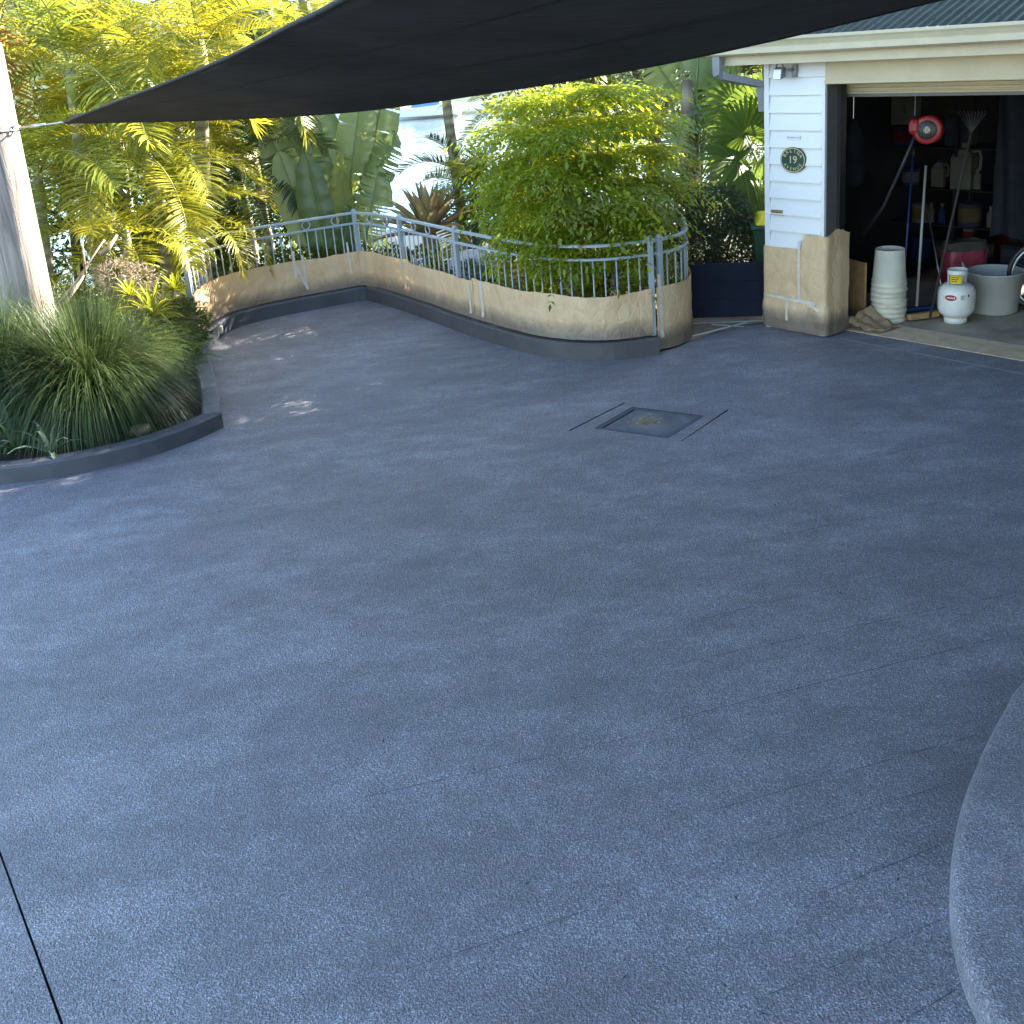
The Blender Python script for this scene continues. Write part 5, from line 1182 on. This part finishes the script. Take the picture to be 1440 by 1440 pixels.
def nandina():
    base = (.8, 9.3, .07); t = thing('feathery_shrub', base, 'large feathery green shrub spilling over the railing, yellow at the top', 'shrub')
    rn = random.Random(9); S = [spray(rn, L) for L in (.38, .44, .5, .34)]; S = [(np.array([a[0] for a in s_]), np.array([a[1] for a in s_]), np.array([a[2] for a in s_])) for s_ in S]
    for nm, mat, count, lo, sd_ in (('foliage', 'nandina', 640, 0, 1), ('pale_foliage', 'nandina_pale', 12, 1, 2)):
        PP, DD, ZZ, UU = [], [], [], []; rn = random.Random(90+sd_)
        for q in range(count):
            th = rn.uniform(0, 2*math.pi); cz = rn.uniform(-.55, 1.0)
            if lo: th = rn.gauss(-1.3, .35); cz = rn.uniform(-.35, .1)
            rad = math.sqrt(max(0, 1-cz*cz)); dv = V(rad*math.cos(th), rad*math.sin(th), cz)
            bump = 1 + .30*noise.noise(Vector(dv*2.0) + Vector((3, 1, 0))) + .16*noise.noise(Vector(dv*5))
            rr = (.45 + .52*rn.random()**.55)*bump if not lo else .98*bump
            h = (.88, .84, 1.12) if cz > 0 else (.78, .74, .92)
            hh = (h[0]*(1 - .12*max(0, cz)), h[1], h[2])
            c = V(.68, 9.2, 1.30) + dv*V(*hh)*rr; c[2] = round((c[2] + .1*math.sin(th*2))/.27)*.27*.8 + c[2]*.2
            if c[2] < .32: c[2] = .32 + rn.random()*.2
            lim_ = 8.68 if c[2] < .62 else 8.30
            if c[1] < lim_: c[1] = lim_ - (lim_ - c[1])*.35
            s_ = S[rn.randrange(4)]; az = math.atan2(dv[1], dv[0]) + rn.uniform(-.7, .7); el = -.12 + .4*max(0, cz) + rn.uniform(-.18, .18) - .3*max(0, -cz)
            rot = np.array(Matrix.Rotation(az, 3, 'Z') @ Matrix.Rotation(-el, 3, 'Y') @ Matrix.Rotation(rn.uniform(-.5, .5), 3, 'X'))
            k_ = rn.uniform(.85, 1.25)
            off = rot @ V(.22, 0, 0)*k_
            PP.append((s_[0] @ rot.T)*k_ + c - off); DD.append(s_[1] @ rot.T); ZZ.append(s_[2]*k_); UU.append(np.repeat((rot @ V(0, 0, 1))[None], len(s_[0]), 0))
        P_ = np.concatenate(PP); D_ = np.concatenate(DD); Z_ = np.concatenate(ZZ)
        me = leaf_cloud(nm, P_ - V(*base), D_ + RNG.normal(size=P_.shape)*.06, Z_, mat, .40, .12, np.concatenate(UU)); o = put(nm, me, t); o['kind'] = 'stuff'
    for q in range(9):
        a = q*.7; mb = MB(); mb.tube([(.8 + .1*math.cos(a), 9.3 + .1*math.sin(a), .07), (.8 + .2*math.cos(a), 9.3 + .2*math.sin(a), .8), (.8 + .42*math.cos(a), 9.3 + .4*math.sin(a), 1.6 + .3*math.sin(q*3))], [.018, .014, .008], 7); mb.build('stem', 'bark', t, True)
nandina()

cloud_plant('hedge_shrub', 'rounded grey-green shrub behind the navy gate', 'shrub', (2.05, 10.0, -.1), [(2.05, 10.0, .65, .46, .4, .48), (1.8, 9.95, .45, .35, .35, .42), (2.3, 9.95, .45, .3, .35, .45), (2.1, 9.9, .9, .3, .28, .25), (1.75, 10.1, .8, .25, .25, .3)], 15000, .042, 'hedge', [[(2.05, 10, -.1), (2.0, 10, .4), (1.95, 10.0, .9)], [(2.05, 10, -.1), (2.2, 10, .4), (2.3, 10, .8)]], aspect=.4)
# fan palm
def fan_leaf(parent, base, hub, out, up_, r_, nseg, seed):
    rn = random.Random(seed); hub = V(*hub); out = unit(out); up_ = unit(np.array(up_) - out*np.dot(up_, out)); sd = np.cross(out, up_); mb = MB()
    mb.tube([tuple(base), tuple((V(*base)+hub)/2 + V(0, 0, .05)), tuple(hub)], [.012, .01, .008], 6, 1)
    for q in range(nseg):
        a = (q/(nseg-1) - .5)*4.6; d = out*math.cos(a) + sd*math.sin(a); l = r_*(.75 + .25*math.cos(a*.6))*rn.uniform(.92, 1.05); s_ = np.cross(d, up_)
        dr = rn.uniform(.05, .22); pts = [hub, hub + d*l*.45 + up_*.03, hub + d*l*.78 + V(0, 0, -dr*.15), hub + d*l + V(0, 0, -dr)]
        v_, f_ = blade_strip(pts, [.006, .045, .03, .003], [unit(s_ + up_*.25*(-1)**q)]*4); mb.add(v_, f_)
    return mb.build('fan_leaf', ['fan', 'petiole'], parent, True)
fpn = thing('fan_palm', (2.78, 10.6, -.1), 'fan palm with radiating leaves against the left side of the garage', 'palm')
for i, (hb, o_, u_, r_) in enumerate([((2.42, 10.35, 1.30), (-.85, -.3, .25), (.2, -.8, .6), .55), ((2.50, 10.4, 1.55), (-.5, -.3, .8), (-.2, -.9, .3), .55), ((2.55, 10.35, 1.05), (-.7, -.4, -.5), (.2, -.8, .5), .5), ((2.70, 10.45, 1.75), (.1, -.2, 1), (-.1, -1, .3), .55),
        ((2.62, 10.3, .8), (-.35, -.4, -.8), (0, -.8, .4), .5), ((2.75, 10.4, 1.4), (.5, -.5, .3), (-.2, -.7, .7), .5), ((2.45, 10.6, 1.85), (-.6, 0, .7), (.1, -.9, .4), .5)]):
    fan_leaf(fpn, (2.78, 10.6, .9), hb, o_, u_, r_, 34, 700+i)
mb = MB(); mb.tube([(2.78, 10.6, -.1), (2.78, 10.6, 1.0)], .09, 12); mb.build('trunk', 'sheath', fpn, True)
# strappy plant under it
def rosette(name, label, cat, c, n_, l, w_, mat, seed, el=(1.3, .3), droop=.35, group=None, part='leaf', segs=5):
    rn = random.Random(seed); t = thing(name, c, label, cat, group); c = V(*c)
    for q in range(n_):
        a = q*2.39996 + rn.uniform(-.3, .3); f = q/max(1, n_-1); e = el[0] + (el[1]-el[0])*f; ll = l*rn.uniform(.75, 1.15)
        d = V(math.cos(a)*math.cos(e), math.sin(a)*math.cos(e), math.sin(e)); sd = V(-math.sin(a), math.cos(a), 0)
        pts = []; p_ = c.copy(); cur = d
        for i in range(segs+1): pts.append(p_.copy()); p_ = p_ + cur*ll/segs; cur = unit(cur + V(0, 0, -droop*(i+1)/segs))
        wd = [w_*(.5 + .5*math.sin(min(1, .25 + i/segs)*math.pi*.62))*(1 if i < segs-1 else (.6 if i == segs-1 else .05)) for i in range(segs+1)]
        vs = []
        for i, (q_, ww) in enumerate(zip(pts, wd)): vs += [q_ - sd*ww/2 + V(0, 0, ww*.25), q_, q_ + sd*ww/2 + V(0, 0, ww*.25)]
        mb = MB(); mb.add(vs, [(i*3+j, i*3+3+j, i*3+4+j, i*3+1+j) for i in range(segs) for j in range(2)]); mb.build(part, mat, t, True)
    return t
rosette('strap_leaf_plant', 'lime strap-leaf plant below the torn paddle leaves', 'strap plant', (2.05, 10.6, .55), 22, .5, .05, 'fan', 61, (1.4, .6), .2)

# ---- planter: tussock and low plants
def tussock(name, label, c, n_, r_, h, seed, pale=.12, group=None):
    rn = np.random.default_rng(seed); t = thing(name, c, label, 'grass tussock', group)
    for nm, mat, m in (('blades', 'grass', int(n_*(1-pale))), ('pale_blades', 'grass_pale', int(n_*pale))):
        a = rn.random(m)*2*math.pi; lean = rn.random(m)**.8; L = h*(.75 + .5*rn.random(m)); R0 = .12*np.sqrt(rn.random(m)); b = np.stack([R0*np.cos(a), R0*np.sin(a), np.zeros(m)], 1)
        a2 = a + rn.normal(size=m)*.35; e = 1.5 - .72*lean; segs = 9; cur = np.stack([np.cos(a2)*np.cos(e), np.sin(a2)*np.cos(e), np.sin(e)], 1); sd = np.stack([-np.sin(a2), np.cos(a2), np.zeros(m)], 1)
        p_ = b.copy(); vs = np.zeros((m, segs+1, 2, 3)); w_ = .0042*(.7 + .7*rn.random(m)); dr = (.30 + .72*lean)*(.7 + .6*rn.random(m))
        for i in range(segs+1):
            ww = w_*(1 - (i/segs)**2*.92); vs[:, i, 0] = p_ - sd*ww[:, None]; vs[:, i, 1] = p_ + sd*ww[:, None]
            p_ = p_ + cur*(L/segs)[:, None]; cur = cur + np.stack([np.zeros(m), np.zeros(m), -dr*(.25 + i/segs)*.62], 1); cur /= np.linalg.norm(cur, axis=1)[:, None]
            p_[:, 2] = np.maximum(p_[:, 2], .015)
        base = (np.arange(m)*(segs+1)*2)[:, None, None]; i_ = np.arange(segs)[None, :, None]*2
        q = base + i_ + np.array([0, 1, 3, 2])[None, None, :]
        o = put(nm, arr_mesh(nm, vs.reshape(-1, 3), q.reshape(-1, 4), mat), t); o['kind'] = 'stuff'
    return t
tussock('grass_tussock', 'big fountain-like green grass tussock in the front of the planter', (-3.26, 7.58, .07), 5600, .8, .93, 3)
tussock('grass_tussock', 'smaller grass tussock hiding the foot of the timber post', (-3.72, 8.0, .07), 2600, .6, .85, 5)
tussock('grass_tussock', 'green grass tussock at the left edge under the timber post', (-4.05, 7.7, .07), 3000, .7, 1.0, 4)
for i, (x, y, l, n_, mat, lab) in enumerate([(-3.62, 6.92, .42, 16, 'strap', 'dark strap-leaf plant in the left front corner of the planter'), (-3.33, 6.84, .30, 12, 'strap_pale', 'pale striped strap-leaf plant just behind the front kerb'), (-3.78, 6.80, .34, 12, 'strap_pale', 'pale striped strap-leaf plant at the left picture edge'),
        (-2.86, 8.45, .34, 18, 'strap', 'green strap-leaf plant leaning over the kerb return'), (-2.95, 8.85, .36, 16, 'strap', 'upright strap-leaf plant near the end of the railing'), (-2.80, 8.05, .28, 14, 'strap', 'strap-leaf plant right of the big tussock'), (-2.93, 9.05, .34, 14, 'strap_pale', 'bluish strap-leaf plant touching the masked railing end'),
        (-2.95, 8.5, .5, 18, 'fan', 'bright strap-leaf plant behind the big tussock'), (-3.5, 8.9, .6, 20, 'strap', 'broad strap-leaf plant in front of the golden palms')]):
    rosette('strap_leaf_plant', lab, 'strap plant', (x, y, .08), n_, l, .032, mat, 800+i, (1.35, .35), .5, 'low strap-leaf plants')
rosette('lime_rosette', 'bright lime rosette plant behind the tussock', 'rosette plant', (-3.16, 8.85, .55), 46, .34, .03, 'lime', 901, (1.35, -.1), .4)
rosette('lime_rosette', 'smaller lime rosette plant beside the railing end', 'rosette plant', (-3.02, 9.15, .70), 34, .20, .03, 'lime', 902, (1.35, -.1), .3)
rosette('lime_rosette', 'small lime rosette plant near the pinkish shrub', 'rosette plant', (-3.36, 8.95, .72), 30, .2, .028, 'lime', 903, (1.35, .1), .3)
cloud_plant('pinkish_shrub', 'pinkish fine-leaved shrub among the golden palms', 'shrub', (-3.52, 9.25, .07), [(-3.55, 9.25, .86, .2, .2, .16), (-3.36, 9.25, .82, .16, .16, .14), (-3.5, 9.3, .6, .22, .2, .2)], 2600, .04, 'pink_leaf', [[(-3.52, 9.25, .07), (-3.5, 9.25, .45), (-3.54, 9.25, .8)]], aspect=.25)
cloud_plant('garden_shrub', 'yellow-green shrub low between the post and golden palms', 'shrub', (-3.85, 9.3, .07), [(-3.85, 9.3, .45, .35, .3, .38), (-3.6, 9.0, .4, .3, .25, .3), (-4.2, 9.3, .5, .35, .3, .4)], 5200, .05, 'tree_y', [[(-3.85, 9.3, .07), (-3.85, 9.3, .6)]], 'garden shrubs')
cloud_plant('garden_shrub', 'green shrub filling the planter behind the strap-leaf plants', 'shrub', (-3.1, 9.25, .07), [(-3.1, 9.3, .32, .3, .3, .28), (-2.95, 8.7, .28, .2, .3, .22), (-3.3, 8.6, .35, .3, .3, .3)], 4200, .05, 'tree', [[(-3.1, 9.25, .07), (-3.1, 9.25, .4)]], 'garden shrubs')
cloud_plant('garden_shrub', 'low green shrub below the bromeliad', 'shrub', (-.9, 10.9, .0), [(-.9, 10.95, .3, .35, .25, .28), (-.4, 10.4, .25, .3, .25, .25), (-1.3, 11.6, .25, .3, .25, .25)], 4200, .05, 'tree', [[(-.9, 10.9, .0), (-.9, 10.9, .35)]], 'garden shrubs')
cloud_plant('garden_shrub', 'dark undergrowth shrub below the paddle leaves', 'shrub', (-2.4, 11.8, .0), [(-2.4, 11.8, .25, .5, .3, .28), (-1.8, 11.7, .25, .4, .3, .25), (-3.0, 11.6, .3, .4, .3, .3)], 4200, .055, 'tree', [[(-2.4, 11.8, .0), (-2.4, 11.8, .35)]], 'garden shrubs')
cloud_plant('garden_shrub', 'small leafy shrub inside the curved railing end', 'shrub', (1.3, 9.0, .05), [(1.3, 8.95, .42, .28, .28, .36), (.95, 8.95, .45, .32, .28, .36), (.5, 9.05, .48, .35, .3, .36), (.2, 9.3, .5, .3, .3, .36), (.75, 8.5, .86, .4, .16, .14), (.35, 8.62, .80, .25, .14, .14)], 10500, .045, 'nandina', [[(1.3, 9.0, .05), (1.3, 9.0, .4)]], 'garden shrubs')
# pale boulder
mb = MB(); mb.grid(lambda i, j: tuple(V(-.35, 10.75, .28) + V(math.cos(2*math.pi*i)*math.sin(math.pi*j)*.28, math.sin(2*math.pi*i)*math.sin(math.pi*j)*.22, -math.cos(math.pi*j)*.26)*(1 + .25*noise.noise(Vector((math.cos(2*math.pi*i)*math.sin(math.pi*j)*1.3, math.sin(2*math.pi*i)*math.sin(math.pi*j)*1.3, math.cos(math.pi*j)*1.3))))), 22, 14)
tag(mb.build('boulder', 'rock', smooth=True), 'pale boulder seen through the side railing', 'boulder')
mb = MB(); mb.grid(lambda i, j: tuple(V(-2.78, 7.12, .10) + V(math.cos(2*math.pi*i)*math.sin(math.pi*j)*.09, math.sin(2*math.pi*i)*math.sin(math.pi*j)*.06, -math.cos(math.pi*j)*.05)*(1 + .3*noise.noise(Vector((math.cos(2*math.pi*i)*2, math.sin(2*math.pi*i)*2, j*3))))), 14, 9)
tag(mb.build('stone', 'bark', smooth=True), 'brown stone under the tussock near the kerb corner', 'stone')

# ---- trees behind
def tree(label, base, h, clumps, n_, size, mat, seed, tr=.14):
    rn = random.Random(seed); t = thing('background_tree', base, label, 'tree', 'trees behind the garden'); pos, d = clump_points(clumps, n_, .35); b = V(*base)
    me = leaf_cloud('crown', pos - b, d*.7 + RNG.normal(size=(n_, 3))*.6 + V(0, 0, -.2), size*(.7 + .6*RNG.random(n_)), mat, .45); o = put('crown', me, t); o['kind'] = 'stuff'
    mb = MB(); mb.tube([tuple(b), tuple(b + V(.1, 0, h*.5)), tuple(b + V(0, .1, h))], [tr, tr*.7, tr*.3], 10); mb.build('trunk', 'bark', t, True)
    for c in clumps[:5]:
        mb = MB(); mb.tube([tuple(b + V(.05, 0, h*.45)), tuple((b + V(0, 0, h*.5))*.5 + V(*c[:3])*.5 + V(0, 0, .1)), tuple(c[:3])], [tr*.4, tr*.25, tr*.1], 7); mb.build('limb', 'bark', t, True)
def blobs(c, r_, n_, rr, seed):
    rn = random.Random(seed); return [(c[0] + rn.uniform(-1, 1)*r_[0], c[1] + rn.uniform(-1, 1)*r_[1], c[2] + rn.uniform(-1, 1)*r_[2], rr*rn.uniform(.7, 1.3)) for _ in range(n_)]
tree('yellow-green tree behind the palms at the far left', (-7.5, 15.5, -1), 4, blobs((-7.5, 15.5, 2.5), (2.0, 1.2, 2.4), 16, .8, 1), 8000, .13, 'tree_y', 1)
tree('green tree behind the golden palms', (-4.6, 16.5, -1.2), 4.5, blobs((-4.7, 16.5, 2.2), (1.5, 1.0, 2.6), 16, .75, 2), 8000, .13, 'tree', 2)
tree('dark tree behind the gap right of the leafy shrub', (2.2, 15.0, -.9), 4.5, blobs((2.2, 15.0, 2.0), (1.5, 1.0, 2.2), 14, .75, 3), 8000, .11, 'tree', 3)
tree('tree behind the garage corner beyond the fan palm', (4.4, 15.2, -.9), 4.5, blobs((4.4, 15.4, 2.2), (1.3, 1.0, 2.2), 14, .75, 4), 7000, .11, 'tree', 4)
tree('green tree behind the leafy shrub', (.9, 13.8, -.6), 3.2, blobs((1.0, 13.8, 1.4), (.7, .7, 1.5), 12, .55, 5), 6500, .10, 'tree_y', 5)

# ------------------------------------------------------------------ down by the water
bs = thing('boat_shed', (-1.3, 23.5, -4), 'low shed with a blue corrugated roof below the garden', 'shed')
mb = MB(); vs = []; k = 240
for i in range(k+1):
    x = -2.9 + 3.2*i/k; dz = .008*math.sin(2*math.pi*x/.2); vs += [(x, 21.6, -1.0 + dz), (x, 24.6, -.55 + dz)]
mb.add(vs, [(2*i, 2*i+2, 2*i+3, 2*i+1) for i in range(k)]); mb.build('roof', 'blue_roof', bs, True)
mb = MB(); mb.box((-1.3, 23.1, -2.6), (3.0, 2.8, 2.9)); mb.build('wall', 'boat_white', bs)
jt = thing('jetty', (-8, 96, -3.4), 'pale floating jetty across the water', 'jetty')
mb = MB(); mb.box((-8, 96, -2.9), (26, 2.4, .5)); mb.build('deck', 'boat_white', jt)
for q in range(7):
    mb = MB(); mb.tube([(-19 + q*3.7, 94.7, -4.5), (-19 + q*3.7, 94.7, -.4)], .16, 8); mb.build('pile', 'boat_white', jt, True)
def boat(x, y, s_, ang, label, cab):
    t = thing('moored_boat', (x, y, -3.4), label, 'boat', 'boats moored at the jetty'); mb = MB(); rows = []; n_ = 12
    for i in range(n_+1):
        f = i/n_; hw = 1.3*s_*(math.sin(min(1, f*1.25 + .12)*math.pi/2) if f < .7 else max(0., math.cos((f-.7)/.3*math.pi/2))**.7 + .01); X = (-4 + 8*f)*s_
        for yy, zz in ((-hw, 1.2 + .35*f), (-hw*.85, .3), (0, -.2), (hw*.85, .3), (hw, 1.2 + .35*f)): rows.append((x + X*math.cos(ang) - yy*math.sin(ang), y + X*math.sin(ang) + yy*math.cos(ang), -3.4 + zz*s_))
    mb.add(rows, [(i*5+j, (i+1)*5+j, (i+1)*5+j+1, i*5+j+1) for i in range(n_) for j in range(4)] + [(i*5, i*5+4, (i+1)*5+4, (i+1)*5) for i in range(n_)]); mb.build('hull', 'boat_white', t, False)
    mb = MB(); frustum(mb, (x, y, -3.4 + 1.3*s_), (1.8*s_, .9*s_), (1.3*s_, .75*s_), 1.1*s_, ang); cb = mb.build('cabin', cab, t)
    mb = MB(); frustum(mb, (x, y, -3.4 + 1.75*s_), (1.66*s_, .93*s_), (1.5*s_, .88*s_), .4*s_, ang); mb.build('window_band', 'black', cb)
boat(-11.5, 93, .8, R(4), 'white moored boat with a white cabin at the left of the jetty', 'boat_white')
boat(-5.8, 92.6, .75, R(-6), 'white moored boat with a blue cabin near the middle of the jetty', 'boat_blue')
boat(-9, 99.5, .9, R(2), 'white moored boat behind the jetty', 'boat_white')

# ------------------------------------------------------------------ unseen tall trees added right of the picture to block sun and sky
tree('tall dense tree behind the garage, nearest the house corner', (10.0, 11.3, -.1), 7, [(7.5, 12.0, 6.1, .9, .8, .9), (8.6, 12.9, 7.0, .9, .8, .9), (7.4, 12.5, 6.8, .7, .5, .6)] + [(a, b, c, r_, r_, r_) for a, b, c, r_ in blobs((9.8, 11.2, 8.0), (1.8, 1.5, 3.6), 34, 1.2, 21)], 26000, .34, 'tree', 21, .3)  # first clumps added to cut sun patches on the planter
tree('tall dense tree behind the middle of the garage', (10.6, 8.2, -.1), 7, blobs((10.0, 8.0, 7.6), (1.8, 1.8, 3.8), 34, 1.25, 22), 26000, .34, 'tree', 22, .3)
tree('tall dense tree at the right end of the garage', (9.2, 4.8, -.1), 7, blobs((9.0, 4.9, 6.8), (1.8, 1.8, 3.8), 34, 1.25, 23), 26000, .34, 'tree', 23, .3)
tree('tall dense tree right of the driveway', (8.6, 1.6, -.1), 6, blobs((8.3, 1.8, 5.0), (1.6, 1.6, 2.6), 24, 1.2, 24), 20000, .34, 'tree', 24, .3)
tree('low yellow-green tree filling the gap behind the timber post', (-5.6, 13.2, -.3), 2.4, blobs((-5.6, 13.2, .9), (1.2, .6, 1.1), 14, .55, 31), 8000, .10, 'tree', 31, .08)
tree('low green tree below the golden palms', (-3.9, 14.6, -.7), 2.2, blobs((-3.9, 14.6, .5), (1.1, .6, 1.0), 14, .55, 32), 8000, .10, 'tree', 32, .08)
tree('low tree behind the dark palm and paddle leaves', (-2.3, 15.2, -.8), 2.0, blobs((-2.6, 15.2, .3), (.6, .5, .9), 10, .5, 33), 6000, .10, 'tree', 33, .08)
tree('slender tree standing behind the left end of the garage', (4.6, 13.3, -.5), 4.6, [(4.4, 13.1, 4.0, .8, .7, .75), (4.9, 13.3, 3.4, .7, .6, .6), (4.2, 13.5, 4.5, .6, .5, .5), (4.3, 12.4, 3.5, .6, .45, .65), (3.9, 12.2, 3.0, .5, .4, .5)], 8500, .14, 'tree', 41, .09)  # crown added out of view to shade the ground near the planter
for i, (x, y, h) in enumerate([(5.3, 3.6, 2.9), (5.2, 1.6, 3.1), (5.1, -.4, 3.0), (5.0, -2.4, 2.9)]):  # unseen hedge row, added to darken the ground on the right
    cloud_plant('tall_hedge', ['tall dark hedge beside the right end of the garage front', 'tall dark hedge right of the raised slab, second from the garage', 'tall dark hedge right of the raised slab, third from the garage', 'tall dark hedge right of the raised slab, farthest from the garage'][i], 'hedge', (x, y, .1), [(x, y, .8, .7, 1.1, .8), (x, y, h*.62, .7, 1.1, .8), (x + .1, y + .3, h - .5, .6, .9, .55)], 7000, .16, 'hedge', [[(x, y, .1), (x, y, h*.6)]], 'hedge along the right side')
